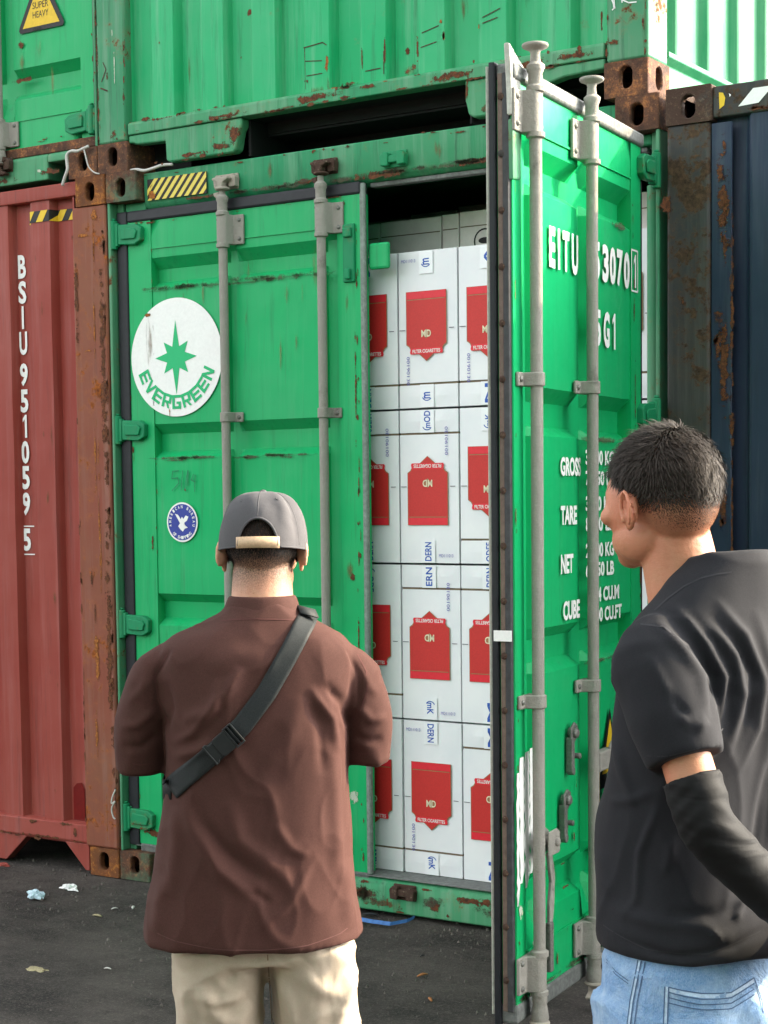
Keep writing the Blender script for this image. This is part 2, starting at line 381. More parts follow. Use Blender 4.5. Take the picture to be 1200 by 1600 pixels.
# ------------------------------------------------------------------ corner casting with oval holes
CW, CD, CH = .162, .178, .118
def oval(cx, cz, w_, h_, n=24):
    """stadium-shaped ring"""
    pts = []
    r = w_/2; st = h_/2-r
    for k in range(n):
        a = 2*PI*(k+.5)/n; x, y = math.cos(a)*r, math.sin(a)*r
        pts.append((cx+x, cz+y+(st if y > 0 else -st)))
    return pts
def ring_face(mb, u0, u1, v0, v1, hole, fn, depth, n=24):
    cu, cv = (hole[0], hole[1]); ov = oval(*hole, n)
    out = []
    for (a, b) in ov:
        dx, dy = a-cu, b-cv; t = 1e9
        if dx > 1e-9: t = min(t, (u1-cu)/dx)
        if dx < -1e-9: t = min(t, (u0-cu)/dx)
        if dy > 1e-9: t = min(t, (v1-cv)/dy)
        if dy < -1e-9: t = min(t, (v0-cv)/dy)
        out.append([cu+dx*t, cv+dy*t])
    for c in ((u0, v0), (u1, v0), (u1, v1), (u0, v1)):
        k = min(range(n), key=lambda i: (out[i][0]-c[0])**2+(out[i][1]-c[1])**2); out[k] = list(c)
    ch = oval(hole[0], hole[1], hole[2]+.008, hole[3]+.008, n)
    vs = [fn(a, b, 0) for a, b in out]+[fn(a, b, 0) for a, b in ch]+[fn(a, b, .005) for a, b in ov]+[fn(a, b, depth) for a, b in ov]
    fs = [(j*n+k, j*n+(k+1) % n, (j+1)*n+(k+1) % n, (j+1)*n+k) for j in range(3) for k in range(n)]
    mb.add(vs, fs)
def casting(name, parent, x0, z0, side, mat, bottom, y0=0, back=False, rot=0, sidehole=(.05, .075)):
    """end face towards -Y (or +Y for back); side = -1 outer side at x0, +1 outer side at x0+CW"""
    mb = MB(); x1 = x0+CW; z1 = z0+CH; T = .028
    def yy(t): return (y0+t) if not back else (y0-t)
    hz = (z0+z1)/2+(.004 if bottom else -.004)
    ring_face(mb, x0, x1, z0, z1, (x0+CW*(.5), hz, .047, .074), lambda a, b, d: (a, yy(d), b), T)
    xo = x0 if side < 0 else x1; sgn = 1 if side < 0 else -1
    ring_face(mb, 0, CD, z0, z1, (CD*.5, hz, sidehole[0], sidehole[1]), lambda a, b, d: (xo+sgn*d, yy(a), b), T)
    xi = x1 if side < 0 else x0
    mb.add([(xi, yy(0), z0), (xi, yy(CD), z0), (xi, yy(CD), z1), (xi, yy(0), z1)], [(0, 1, 2, 3)])
    mb.add([(x0, yy(CD), z0), (x1, yy(CD), z0), (x1, yy(CD), z1), (x0, yy(CD), z1)], [(0, 1, 2, 3)])
    zt = z1
    ring_face(mb, x0, x1, 0, CD, ((x0+x1)/2, CD/2, .064, .12), lambda a, b, d: (a, yy(b), (z0+d) if bottom else (z1-d)), T)
    zo = z1 if bottom else z0
    mb.add([(x0, yy(0), zo), (x1, yy(0), zo), (x1, yy(CD), zo), (x0, yy(CD), zo)], [(0, 1, 2, 3)])
    # merge so the bevel can round the block's edges
    me = bpy.data.meshes.new(name); me.from_pydata(mb.v, [], mb.f)
    bm = bmesh.new(); bm.from_mesh(me); bmesh.ops.remove_doubles(bm, verts=bm.verts, dist=.0004); bmesh.ops.recalc_face_normals(bm, faces=bm.faces)
    bm.to_mesh(me); bm.free(); me.materials.append(MAT[mat])
    o = bpy.data.objects.new(name, me); COL.objects.link(o); o.parent = parent
    b = o.modifiers.new('bevel', 'BEVEL'); b.width = .006; b.segments = 2; b.limit_method = 'ANGLE'; b.angle_limit = R(60)
    return o

# ------------------------------------------------------------------ corrugated sheets
def corrugated(name, parent, mat, a0, a1, z0, z1, fn, phase=0, period=.25, flat=.085, slope=.035, depth=.042, wob=.0):
    """trapezoid sheet; fn(u, depth_in, z) -> point"""
    us = [(a0, None)]; k = math.floor((a0-phase)/period)-1
    brk = []
    while True:
        b = phase+k*period
        for du, dd in ((0, 0), (flat, 0), (flat+slope, depth), (period-slope, depth)): brk.append((b+du, dd))
        k += 1
        if b > a1: break
    def D(u):
        for (p, q), (r2, s2) in zip(brk[:-1], brk[1:]):
            if p <= u <= r2: return q+(s2-q)*(u-p)/max(1e-9, r2-p)
        return 0
    U = [a0]+[b for b, _ in brk if a0+1e-4 < b < a1-1e-4]+[a1]
    nz = 10; mb = MB()
    for u in U:
        for j in range(nz+1):
            z = z0+(z1-z0)*j/nz; mb.v.append(fn(u, D(u)+(mnoise.noise((u*4, z*3, 7+phase))*wob), z))
    for i in range(len(U)-1):
        for j in range(nz): k = i*(nz+1)+j; mb.f.append((k, k+1, k+nz+2, k+nz+1))
    me = bpy.data.meshes.new(name); me.from_pydata(mb.v, [], mb.f)
    me.materials.append(MAT[mat]); o = bpy.data.objects.new(name, me); COL.objects.link(o); o.parent = parent
    # rounded folds: bevel the sheet's ridge edges
    b = o.modifiers.new('bevel', 'BEVEL'); b.width = .008; b.segments = 2; b.limit_method = 'ANGLE'; b.angle_limit = R(18)
    me.shade_smooth(); me.set_sharp_from_angle(angle=R(35))
    return o, D

# ------------------------------------------------------------------ container door leaf
GZ = [(2.546, 2.503, 2.452, 2.421), (1.880, 1.841, 1.771, 1.743), (1.193, 1.159, 1.093, 1.062), (.500, .462, .400, .372)]
def door_leaf(parent, mat, W, s, GV, Z0=.15, Z1=2.70, memb=(.135, .105), loc=(0, 0, 0), rz=0, label=None, u0=0):
    """local frame: u = x from the hinge, outward = s*y, z up. Outer face at y=0."""
    GD = .042
    def gv(u):
        d = 0
        for a, b, c, e in GV:
            if a < u < e: d = max(d, 1 if b <= u <= c else ((u-a)/(b-a) if u < b else (e-u)/(e-c)))
        return d
    def gh(z):
        for a, b, c, e in GZ:
            if e < z < a: return 1 if c <= z <= b else ((a-z)/(a-b) if z > b else (z-e)/(c-e))
        return 0
    us = sorted({round(v, 4) for v in [memb[0], W-memb[1]]+[q for g in GV for q in g]}); zs = sorted({Z0, Z1}|{q for g in GZ for q in g})
    us = [u for u in us if memb[0] <= u <= W-memb[1]]
    def sub(L, m):
        out = [L[0]]
        for a, b in zip(L[:-1], L[1:]):
            k = max(1, int(math.ceil((b-a)/m)))
            out += [a+(b-a)*(i+1)/k for i in range(k)]
        return out
    us = sub(us, .06); zs = sub(zs, .12)
    mb = MB(); nz = len(zs)
    for u in us:
        for z in zs:
            inner = .0 if (z > 2.58 or z < .28) else .002
            wob = mnoise.noise((u*3, z*2.2, s*4))*(.0012)*min(1, (z-Z0)*6, (Z1-z)*6)
            mb.v.append((u, -s*(inner+GD*max(gv(u)*(1 if .3 < z < 2.60 else 0), gh(z))+wob), z))
    for i in range(len(us)-1):
        for j in range(nz-1): k = i*nz+j; mb.f.append((k, k+1, k+nz+1, k+nz))
    T = .05
    # members, top and bottom edges, back
    mb.box(u0, memb[0], -s*T, s*.0025, Z0, Z1); mb.box(W-memb[1], W, -s*T, s*.0025, Z0, Z1)
    mb.box(memb[0], W-memb[1], -s*T, -s*(GD+.006), Z0+.001, Z1-.001)
    mb.add([(memb[0], 0, Z1), (W-memb[1], 0, Z1), (W-memb[1], -s*T, Z1), (memb[0], -s*T, Z1)], [(0, 1, 2, 3)])
    mb.add([(memb[0], 0, Z0), (W-memb[1], 0, Z0), (W-memb[1], -s*T, Z0), (memb[0], -s*T, Z0)], [(0, 1, 2, 3)])
    me = bpy.data.meshes.new('door'); me.from_pydata(mb.v, [], mb.f)
    bm = bmesh.new(); bm.from_mesh(me); bmesh.ops.remove_doubles(bm, verts=bm.verts, dist=.0002); bmesh.ops.recalc_face_normals(bm, faces=bm.faces); bm.to_mesh(me); bm.free()
    me.materials.append(MAT[mat]); o = bpy.data.objects.new('door', me); COL.objects.link(o); o.parent = parent
    o.location = loc; o.rotation_euler = (0, 0, rz)
    me.shade_smooth(); me.set_sharp_from_angle(angle=R(18))
    if label: o['label'] = label
    # weld seams
    mb = MB()
    for z in (2.585, .285): mb.box(memb[0]+.004, W-memb[1]-.004, 0, s*.004, z-.003, z+.003)
    link_each('weld_seam', mb, mat, o)
    return o
def gasket(door, W, s, Z0=.15, Z1=2.70, right_face=False):
    t = .042; y0, y1 = -s*.045, s*.010
    mb = MB()
    mb.box(-t, .012, y0, y1, Z0-.01, Z1+t); link('door_gasket', mb, 'gasket', door, .006)
    mb = MB(); mb.box(.012, W+.004, y0, y1, Z1-.004, Z1+t); link('door_gasket', mb, 'gasket', door, .008)
    mb = MB(); mb.box(.012, W+.004, y0, s*.002, Z0-.035, Z0+.002); link('door_gasket', mb, 'gasket_grey', door, .006)
def lock_rod(door, s, u, zt=2.79, zb=.10, off=.042, r=.0175, mats=('galv', 'galv_worn'), top_T=True, toward=1, lugs=True):
    """tube with guide collars, guide plates, keepers and cam ends"""
    y = s*off; mb = MB()
    prof = [(.013, zb), (.02, zb+.012), (.026, zb+.03), (.023, zb+.055), (.020, zb+.07), (.0215, zb+.075)]
    body = [(.0215, .165), (.025, .167), (.025, .178), (.019, .182), (.019, .276), (.026, .278), (.026, .292), (r, .296),
            (r, 1.2), (r, 2.545), (.026, 2.549), (.026, 2.562), (.019, 2.564), (.019, 2.668), (.026, 2.672), (.026, 2.684), (.020, 2.69), (.020, 2.722), (.024, 2.73), (.024, 2.742), (.012, 2.754), (.012, zt)]
    mb.lathe(prof+body, (u, y, 0), n=18)
    rod = link('lock_rod', mb, mats[0], door, smooth=40)
    # guide plates (top and bottom) and keepers
    for z0, z1 in ((2.566, 2.668), (.184, .276)):
        mb = MB(); n = 10
        zc = (z0+z1)/2; h = (z1-z0)/2+.006
        prof = [(u-.028*toward, s*.012)]
        for k in range(n+1):
            a = PI*k/n; prof.append((u-.026*math.cos(a)*toward, y+s*.0-.0+s*.026*math.sin(a)*.72))
        prof += [(u+.034*toward, s*.016), (u+.078*toward, s*.013), (u+.078*toward, s*.003), (u-.028*toward, s*.003)]
        mb.prism(prof, 'z', zc-h, zc+h)
        link('rod_guide_plate', mb, mats[0], door, .003, smooth=35)
        mb = MB()
        for du in (.060,):
            for dz in (-.036, .036): mb.lathe([(.0085, 0), (.0085, .004), (.004, .008)] if s > 0 else [(.0085, 0), (.0085, -.004), (.004, -.008)], (u+du*toward, s*.012, zc+dz), 'y', 10)
        for dz in (-.038, .038): mb.lathe([(.005, 0), (.0045, .003)] if s > 0 else [(.005, 0), (.0045, -.003)], (u-.016*toward, y+s*.012, zc+dz), 'y', 8)
        link_each('guide_rivet', mb, 'galv_dark', door)
    for z in (1.893, 1.00):
        mb = MB(); n = 10; h = .019
        prof = [(u-.026*toward, s*.004)]
        for k in range(n+1):
            a = PI*k/n; prof.append((u-.0225*math.cos(a)*toward, y+s*.023*math.sin(a)))
        prof += [(u+.028*toward, s*.014), (u+.060*toward, s*.012), (u+.060*toward, s*.003)]
        mb.prism(prof, 'z', z-h, z+h); link('rod_keeper', mb, mats[0], door, .003, smooth=35)
        mb = MB(); mb.lathe([(.008, 0), (.008, s*.004), (.004, s*.007)], (u+.043*toward, s*.012, z), 'y', 10); link('keeper_bolt', mb, 'galv_dark', door)
    return rod
def cam_head(door, s, u, off, z, up=1, mat='galv_worn', disc=False):
    """anvil shaped cam end of a locking rod"""
    mb = MB(); y = s*off
    if disc:
        mb.lathe([(.015, z-.02), (.013, z+.004), (.016, z+.012), (.034, z+.020), (.037, z+.024), (.036, z+.030), (.012, z+.033)], (u, y, 0), n=22)
        mb.prism([(u-.040, z-.030), (u+.004, z-.040), (u+.006, z-.014), (u-.042, z-.018)], 'y', y-.013, y+.013)
        return link('rod_cam', mb, mat, door, .002, smooth=40)
    mb.prism([(u-.040, z+up*.034), (u-.036, z+up*.042), (u+.036, z+up*.042), (u+.040, z+up*.034), (u+.014, z+up*.022), (u+.012, z), (u-.012, z), (u-.014, z+up*.022)], 'y', y-.016, y+.016)
    mb.lathe([(.012, z-up*.01), (.030, z-up*.006), (.030, z+up*.002), (.012, z+up*.006)], (u+.002, y, 0), n=14)
    mb.prism([(u-.034, z-up*.03), (u-.010, z-up*.045), (u-.010, z-up*.012), (u-.038, z-up*.016)], 'y', y-.010, y+.010)
    return link('rod_cam', mb, mat, door, .004, smooth=40)
def hinge(parent, x, y, z, dx, mat='green_hinge', s=-1):
    """forked hinge: pin knuckle by the post and a tapered strap with a pressed rib reaching over the leaf; dx = +1/-1 strap direction"""
    mb = MB()
    o = s
    mb.prism([(x-.02*dx, z-.047), (x+.030*dx, z-.047), (x+.030*dx, z+.047), (x-.02*dx, z+.047)], 'y', y, y+o*.028)
    mb.prism([(x+.030*dx, z-.040), (x+.115*dx, z-.046), (x+.150*dx, z-.030), (x+.152*dx, z+.020), (x+.125*dx, z+.036), (x+.030*dx, z+.040)], 'y', y, y+o*.026)
    mb.prism([(x+.048*dx, z-.022), (x+.125*dx, z-.024), (x+.135*dx, z+.006), (x+.120*dx, z+.018), (x+.048*dx, z+.024)], 'y', y+o*.026, y+o*.034)
    mb.lathe([(.016, z-.058), (.016, z+.058)], (x+.004*dx, y+o*.020, 0), n=12)
    mb.lathe([(.010, z+.058), (.010, z+.068)], (x+.004*dx, y+o*.020, 0), n=8)
    return link('hinge', mb, mat, parent, .005, smooth=35)

def container(name, loc, label, group, P):
    """P: dict of materials and switches. Local frame: x 0..2.438, y 0 = near end, z 0..2.896"""
    root = empty(name, loc, label=label, cat='shipping container', group=group)
    W, H, L = 2.438, 2.896, 12.19
    cm = P['casting']
    for i, x0 in enumerate((0, W-CW)):
        for bot in (True, False):
            casting('corner_casting', root, x0, 0 if bot else H-CH, -1 if i == 0 else 1, cm[i], bot, sidehole=P.get('sidehole', (.05, .075)))
            casting('corner_casting', root, x0, 0 if bot else H-CH, -1 if i == 0 else 1, cm[i], bot, y0=L, back=True)
    # side walls, roof, floor, back
    side = P['side']
    if P.get('side_vis', True):
        corrugated('side_wall', root, side, .20, L-.20, .17, H-.10, lambda u, d, z: (W-.006-d, u, z), .25, .278, .095, .030, .036, .002)
    else:
        mb = MB(); mb.add([(W-.02, .17, .1), (W-.02, L-.17, .1), (W-.02, L-.17, H-.1), (W-.02, .17, H-.1)], [(0, 1, 2, 3)]); link('side_wall', mb, side, root)
    corrugated('side_wall', root, side, .20, L-.20, .17, H-.10, lambda u, d, z: (.006+d, u, z), .25, .278, .095, .030, .036, .002)
    mb = MB()
    for x0, x1 in ((.004, .06), (W-.06, W-.004)): mb.box(x0, x1, CD, L-CD, H-.10, H-.012)
    link('top_side_rail', mb, side, root, .004)
    for x0, x1, xs in ((.002, .05, -1), (W-.05, W-.002, 1)):
        mb = MB()
        if xs > 0: mb.prism([(W-.05, .03), (W-.004, .03), (W-.004, .045), (W-.030, .060), (W-.030, .135), (W-.004, .155), (W-.004, .172), (W-.05, .172)], 'y', CD, L-CD)
        else: mb.box(x0, x1, CD, L-CD, .03, .172)
        link('bottom_side_rail', mb, side, root, .003)
    mb = MB(); mb.box(.05, W-.05, CD, L-CD, H-.045, H-.035); link('roof', mb, side, root)
    mb = MB(); mb.box(.05, W-.05, .165, L-.1, .10, .143); link('floor', mb, P.get('floor', 'inside_shade'), root)  # coloured near black by default, so the voids look unlit
    for k in range(14):
        if k: pass
    mb = MB()
    for k in range(36): mb.box(.05, W-.05, .35+k*.33, .40+k*.33, .03, .088)
    tag(link('floor_crossmembers', mb, 'inside_shade', root), kind='stuff')
    mb = MB(); mb.box(.05, W-.05, .17, L-.2, .090, .098); link('floor_shade_plate', mb, 'inside_shade', root)  # black plate added below the floor to imitate deep shade
    
    mb = MB(); mb.box(.05, W-.05, L-.06, L-.03, .1, H-.05); link('end_wall', mb, side, root)
    # posts
    pm = P['post']
    for i, (x0, x1) in enumerate(((.0, P['post_w']), (W-P['post_w'], W))):
        mb = MB()
        if P['doors']:
            xo = x0 if i == 0 else x1; sg = 1 if i == 0 else -1
            mb.box(xo+sg*.002, xo+sg*.016, .006, .10, CH, H-CH)
            mb.box(xo+sg*.016, xo+sg*.05, .050, .10, CH, H-CH)
        else:
            mb.prism([(x0+.003, .004), (x1-.003 if i == 0 else x1-.003, .004), (x1-.003, .12 if i else .060), (x1-.02, .15), (x0+.003, .15)], 'z', CH, H-CH) if i == 0 else \
                mb.prism([(x0+.003, .060), (x0+.003, .004), (x1-.003, .004), (x1-.003, CD-.01), (x0+.02, CD-.01)], 'z', CH, H-CH)
        link('corner_post', mb, pm[i], root, .010 if not P['doors'] else .004, smooth=40)
        mb = MB(); mb.box((x0+.01) if i == 0 else x1-.12, (x0+.12) if i == 0 else x1-.01, L-.16, L-.01, CH, H-CH); link('corner_post', mb, pm[i], root, .01)
    return root

def end_frame(root, P):
    """corrugated end wall with its rails"""
    W, H = 2.438, 2.896; pw = P['post_w']
    zb, zt = P.get('zb', .19), P.get('zt', H-.085)
    o, D = corrugated('end_wall', root, P['panel'], pw-.004, W-pw+.004, zb, zt, lambda u, d, z: (u, .020+d, z), P['phase'], P['period'], P['flat'], P['slope'], P['depth'], .003)
    if 'hdr' in P:
        mb = MB(); mb.prism([(.010, H-.010), (.050, H-.006), (.060, zt-.002), (.012, zt-.002), (.010, zt+.012)], 'x', CW, W-CW)
        link('top_rail', mb, P['hdr'], root, .004, smooth=35)
    return D
# ================================================================== the open green container
PW = .157
opened = container('shipping_container', (0, 0, 0), 'green container with its right door swung open on a load of white cartons', 'green containers of the stack',
    dict(casting=('cast_green', 'cast_rust'), side='green_side', post=('green_worn', 'green_worn'), post_w=.05, doors=True, side_vis=False))
W, H = 2.438, 2.896
mb = MB(); mb.prism([(.046, H-.010), (.050, 2.772), (.058, 2.757), (.074, 2.742), (.090, 2.738), (.15, 2.738), (.15, H-.014)], 'x', CW+.0005, W-CW-.0005)
mb.box(.052, CW, .060, .15, 2.740, 2.7765); mb.box(W-CW, W-.052, .060, .15, 2.740, 2.7765)
link('door_header', mb, 'green_header', opened, .006, smooth=35)
mb = MB(); mb.box(1.24, 2.36, .078, .112, 2.722, 2.7375); link('header_seal_strip', mb, 'gasket_grey', opened, .003)
mb = MB(); mb.prism([(.028, .012), (.028, .112), (.040, .130), (.062, .138), (.16, .140), (.16, .012)], 'x', CW+.0005, W-CW-.0005)
link('door_sill', mb, 'green_rail', opened, .006, smooth=35)
mb = MB(); mb.box(.06, 2.37, .036, .155, .1405, .1435); link('sill_tread', mb, 'gasket_grey', opened)
# inner faces of the posts, ceiling and inside walls, their shade put into a near-black colour
mb = MB(); mb.box(.06, .09, .16, 12, .14, 2.80); mb.box(W-.09, W-.06, .16, 12, .14, 2.80); link('inner_wall', mb, 'inside_shade', opened)
mb = MB(); mb.lathe([(.022, 1.16), (.022, 2.60)], (W-.040, .045, 0), n=14); mb.lathe([(.022, .30), (.022, 1.02)], (W-.040, .045, 0), n=14)
link('post_inner_bar', mb, 'green_worn', opened, smooth=40)
# hazard stripes on the header
mb = MB(); mb.box(.190, .494, .0395, .0425, 2.774, 2.858); so_ = link('hazard_plate', mb, 'black', opened)
mb = MB(); n = 8; x0, x1, z0, z1 = .190, .494, 2.774, 2.858; w_ = (x1-x0)/n; sh = .075
for k in range(-1, n+1):
    a = x0+k*w_; poly = [(a, z0), (a+w_*.55, z0), (a+w_*.55+sh, z1), (a+sh, z1)]
    poly2 = []
    for (px, pz) in poly: poly2.append((px, pz))
    # clip to the plate
    def clip(P, f, g):
        out = []
        for i in range(len(P)):
            A, B = P[i], P[(i+1) % len(P)]; fa, fb = f(A), f(B)
            if fa >= 0: out.append(A)
            if fa*fb < 0: t = fa/(fa-fb); out.append((A[0]+(B[0]-A[0])*t, A[1]+(B[1]-A[1])*t))
        return out
    poly2 = clip(poly2, lambda q: q[0]-x0, 0); poly2 = clip(poly2, lambda q: x1-q[0], 0) if poly2 else []
    if len(poly2) > 2: flat_poly(mb, poly2, lambda a_, b_: (a_, .0385, b_))
link_each('hazard_stripe', mb, 'stripe_yellow', so_)
decals(opened, 'rust_light', [(.215, 2.80, .06, .09)], lambda u, v: (u, .0375, v))
# rod cam keepers on header and sill
def cam_keeper(x, z, y=.046, mat='green_hinge', parent=opened, big=True):
    mb = MB()
    for sx in (-1, 1):
        mb.prism([(x+sx*.020, z-.026), (x+sx*.052, z-.024), (x+sx*.055, z+.012), (x+sx*.040, z+.026), (x+sx*.018, z+.022)], 'y', y, y-.030)
    mb.box(x-.05, x+.05, y-.006, y+.002, z-.030, z+.030)
    if big: mb.prism([(x-.030, z-.014), (x+.030, z-.014), (x+.028, z+.012), (x-.028, z+.012)], 'y', y-.006, y-.024)
    return link('cam_keeper', mb, mat, parent, .005)
cam_keeper(.600, 2.806, mat='galv_worn'); cam_keeper(1.068, 2.812, mat='cast_dark'); cam_keeper(1.376, 2.805, mat='green_hinge'); cam_keeper(1.84, 2.805)
cam_keeper(1.395, .098, y=.029, mat='cast_dark'); cam_keeper(1.84, .098, y=.029, mat='cast_dark'); cam_keeper(.60, .098, y=.029, mat='cast_dark'); cam_keeper(1.068, .098, y=.029, mat='cast_dark')

# closed left leaf
WL = 1.152
ld = door_leaf(opened, 'green_door', WL, -1, [(.485, .505, .545, .565), (.950, .972, 1.046, 1.0465)], memb=(.133, .105), loc=(.066, .045, 0))
gasket(ld, WL, -1)
lock_rod(ld, -1, .534, toward=1); lock_rod(ld, -1, 1.002, toward=1)
cam_head(ld, -1, .534, .042, 2.775, mat='galv_worn'); cam_head(ld, -1, 1.002, .042, 2.782, mat='cast_dark')
for z in (2.650, 1.860, 1.063, .256): hinge(ld, -.052, 0, z, 1, s=-1)
mb = MB(); mb.prism([(WL-.002, .020), (WL+.018, .012), (WL+.021, .0), (WL+.014, -.006), (WL-.002, -.005)], 'z', .145, 2.735)
link('edge_seal', mb, 'seal_green_grey', ld, .003, smooth=40)
mb = MB(); mb.box(WL-.075, WL-.022, -.014, .001, 2.375, 2.590); mb.box(WL-.068, WL-.030, -.026, -.013, 2.540, 2.575); mb.box(WL-.060, WL-.036, -.028, -.013, 2.385, 2.425)
link('seal_bracket', mb, 'green_hinge', ld, .005)
mb = MB(); mb.box(WL+.018, WL+.108, .020, .040, 2.418, 2.516); link('stop_plate', mb, 'green_door', ld, .010)
fL = lambda off: (lambda u, v: (u-.066, -off, v))       # container x,z on the leaf's outer face
# round emblem
mb = MB(); C = (.322, 2.143); Rr = .236
flat_poly(mb, [(C[0]+Rr*math.cos(2*PI*k/72), C[1]+Rr*math.sin(2*PI*k/72)) for k in range(72)], lambda a, b: (a-.066, -.0050, b))
em = link('round_emblem', mb, 'white', ld, fixn=False)
mb = MB(); pts = []
for k in range(16):
    a = PI/2+k*PI/8
    rr = (.148 if (k % 8 == 0) else .108 if k % 4 == 0 else .088) if k % 2 == 0 else .047
    if k % 8 in (1, 7): rr = .046
    if k % 8 in (3, 5): rr = .050
    pts.append((C[0]+rr*math.cos(a), C[1]+.0+rr*math.sin(a)))
cc = (C[0], C[1])
mb.add([(cc[0]-.066, -.0062, cc[1])]+[(a-.066, -.0062, b) for a, b in pts], [(0, i+1, (i+1) % 16+1) for i in range(16)])
link('star', mb, 'logo_green', em, fixn=False)
GL = {'E': [(0,0,1,.2),(0,.4,1,.6),(0,.8,1,1),(0,0,.28,1)], 'G': [(0,0,1,.2),(0,.8,1,1),(0,0,.28,1),(.72,0,1,.5),(.5,.36,1,.52)],
      'R': [(0,.8,1,1),(0,0,.28,1),(.72,.35,1,1),(.2,.35,1,.52)], 'N': [(0,0,.26,1),(.74,0,1,1)], 'V': []}
mb = MB(); word = 'EVERGREEN'; r0, r1 = .150, .206
for i, ch in enumerate(word):
    ang = R(-90+(i-4)*16.6-0); hw = .0225
    lift = [0]
    def f(u, v, ang=ang):     # u -1..1 across, v 0..1 upwards (towards centre)
        r = r1-(r1-r0)*v; x = u*hw*(1.0)
        return (C[0]+r*math.cos(ang)-x*math.sin(ang)-.066, -.0062-lift[0], C[1]+r*math.sin(ang)+x*math.cos(ang))
    for a, b, c, d in GL[ch]:
        lift[0] += .0003
        if ch == 'R' and (a, b, c, d) == (.72,.35,1,1): pass
        mb.add([f(a*2-1, b), f(c*2-1, b), f(c*2-1, d), f(a*2-1, d)], [(0, 1, 2, 3)])
    lift[0] += .0003
    if ch == 'R': mb.add([f(.35, .36), f(.95, 0), f(.45, 0), f(-.1, .36)], [(0, 1, 2, 3)])
    if ch == 'N': mb.add([f(-1, 1), f(-.48, 1), f(1, 0), f(.48, 0)], [(0, 1, 2, 3)])
    if ch == 'V': mb.add([f(-1, 1), f(-.48, 1), f(.25, 0), f(-.25, 0)], [(0, 1, 2, 3)]); lift[0] += .0003; mb.add([f(.48, 1), f(1, 1), f(.25, 0), f(-.25, 0)], [(0, 1, 2, 3)])
tag(link('emblem_lettering', mb, 'logo_green', em, fixn=False), kind='stuff')
decals(em, 'rust_run', [(.186, 2.20, .05, .30)], lambda u, v: (u-.066, -.0066, v), 'rust_stain')
decals(em, 'rust_light', [(.285, 1.925, .018, .045), (.182, 2.32, .05, .022)], lambda u, v: (u-.066, -.0068, v), 'rust_stain')
# classification badge
mb = MB(); B = (.338, 1.483)
def ell(cx, cy, rx, ry, n=48): return [(cx+rx*math.cos(2*PI*k/n), cy+ry*math.sin(2*PI*k/n)) for k in range(n)]
flat_poly(mb, ell(*B, .080, .080), fL(.0050)); bd = link('round_badge', mb, 'white', ld, fixn=False)
mb = MB(); flat_poly(mb, ell(*B, .073, .073), fL(.0058)); link('badge_field', mb, 'blue_print', bd, fixn=False)
mb = MB()
def arc_text(txt, r, a0, a1, h, inv=False):
    for i, ch in enumerate(txt):
        if ch == ' ': continue
        ang = R(a0+(a1-a0)*(i+.5)/len(txt)); hw = .0042
        sg = -1 if inv else 1
        def g(u, v): 
            rr = r+(v-.5)*h*sg; x = -u*sg
            return (B[0]+rr*math.cos(ang)-x*math.sin(ang)-.066, -.0066, B[1]+rr*math.sin(ang)+x*math.cos(ang))
        put_text(mb, ch, -hw, hw, 0, 1, g, .02)
arc_text('AMERICAN BUREAU', .062, 200, -20, .013); arc_text('OF SHIPPING', .062, 222, 318, .013, True)
# spread eagle: wings, body, shield
E_ = [(-.036,.034),(-.020,.030),(-.006,.012),(.0,.022),(.007,.013),(.020,.027),(.034,.022),(.026,.006),(.012,-.002),(.016,-.014),(.030,-.022),(.014,-.026),(.004,-.038),(-.008,-.030),(-.020,-.016),(-.010,-.004),(-.020,.010)]
mb.add([(B[0]-.066, -.0066, B[1])]+[(B[0]+a-.066, -.0066, B[1]+b) for a, b in E_], [(0, i+1, (i+1) % len(E_)+1) for i in range(len(E_))])
tag(link('badge_lettering', mb, 'white', bd, fixn=False), kind='stuff')
# scratched marks, rust and dirt
mb = MB(); f = fL(.0052)
for P in ([(.325,1.690),(.292,1.688),(.288,1.658),(.318,1.662),(.325,1.640),(.288,1.610)], [(.345,1.690),(.335,1.612)], [(.372,1.690),(.352,1.612)], [(.374,1.690),(.366,1.630)], [(.402,1.675),(.388,1.652),(.405,1.645)], [(.410,1.672),(.404,1.605)]):
    stroke(mb, P, .0035, f)
tag(link('scratched_mark', mb, 'scratch', ld, fixn=False), kind='stuff')
mb = MB(); put_text(mb, '. 8  99', .82, .93, 2.600, 2.635, fL(.0052)); tag(link('faint_mark', mb, 'pale_scuff', ld, fixn=False), kind='stuff')
decals(ld, 'dirt_line', [(.35, 2.420, .42, .022), (.90, 2.420, .50, .035), (.35, 1.742, .40, .016), (.84, 1.742, .4, .012)], fL(.0046), 'dirt_run')
decals(ld, 'rust_run', [(.88, 2.36, .05, .16), (.95, 2.33, .03, .2), (.30, 2.37, .04, .12), (1.13, 2.70, .03, .10), (1.155, 2.30, .02, .14), (1.155, 1.30, .05, .10)], fL(.0046), 'rust_stain')
decals(ld, 'rust_bloom', [(1.165, 1.272, .035, .045), (1.145, 2.668, .025, .03), (.356, 1.612, .010, .014), (.18, 1.40, .02, .10), (.16, .20, .20, .05), (1.19, 1.0, .012, .4), (1.19, 2.0, .010, .5)], fL(.0050))
decals(ld, 'pale_scuff', [(1.165, .43, .075, .11)], fL(.0052), 'sticker_residue')
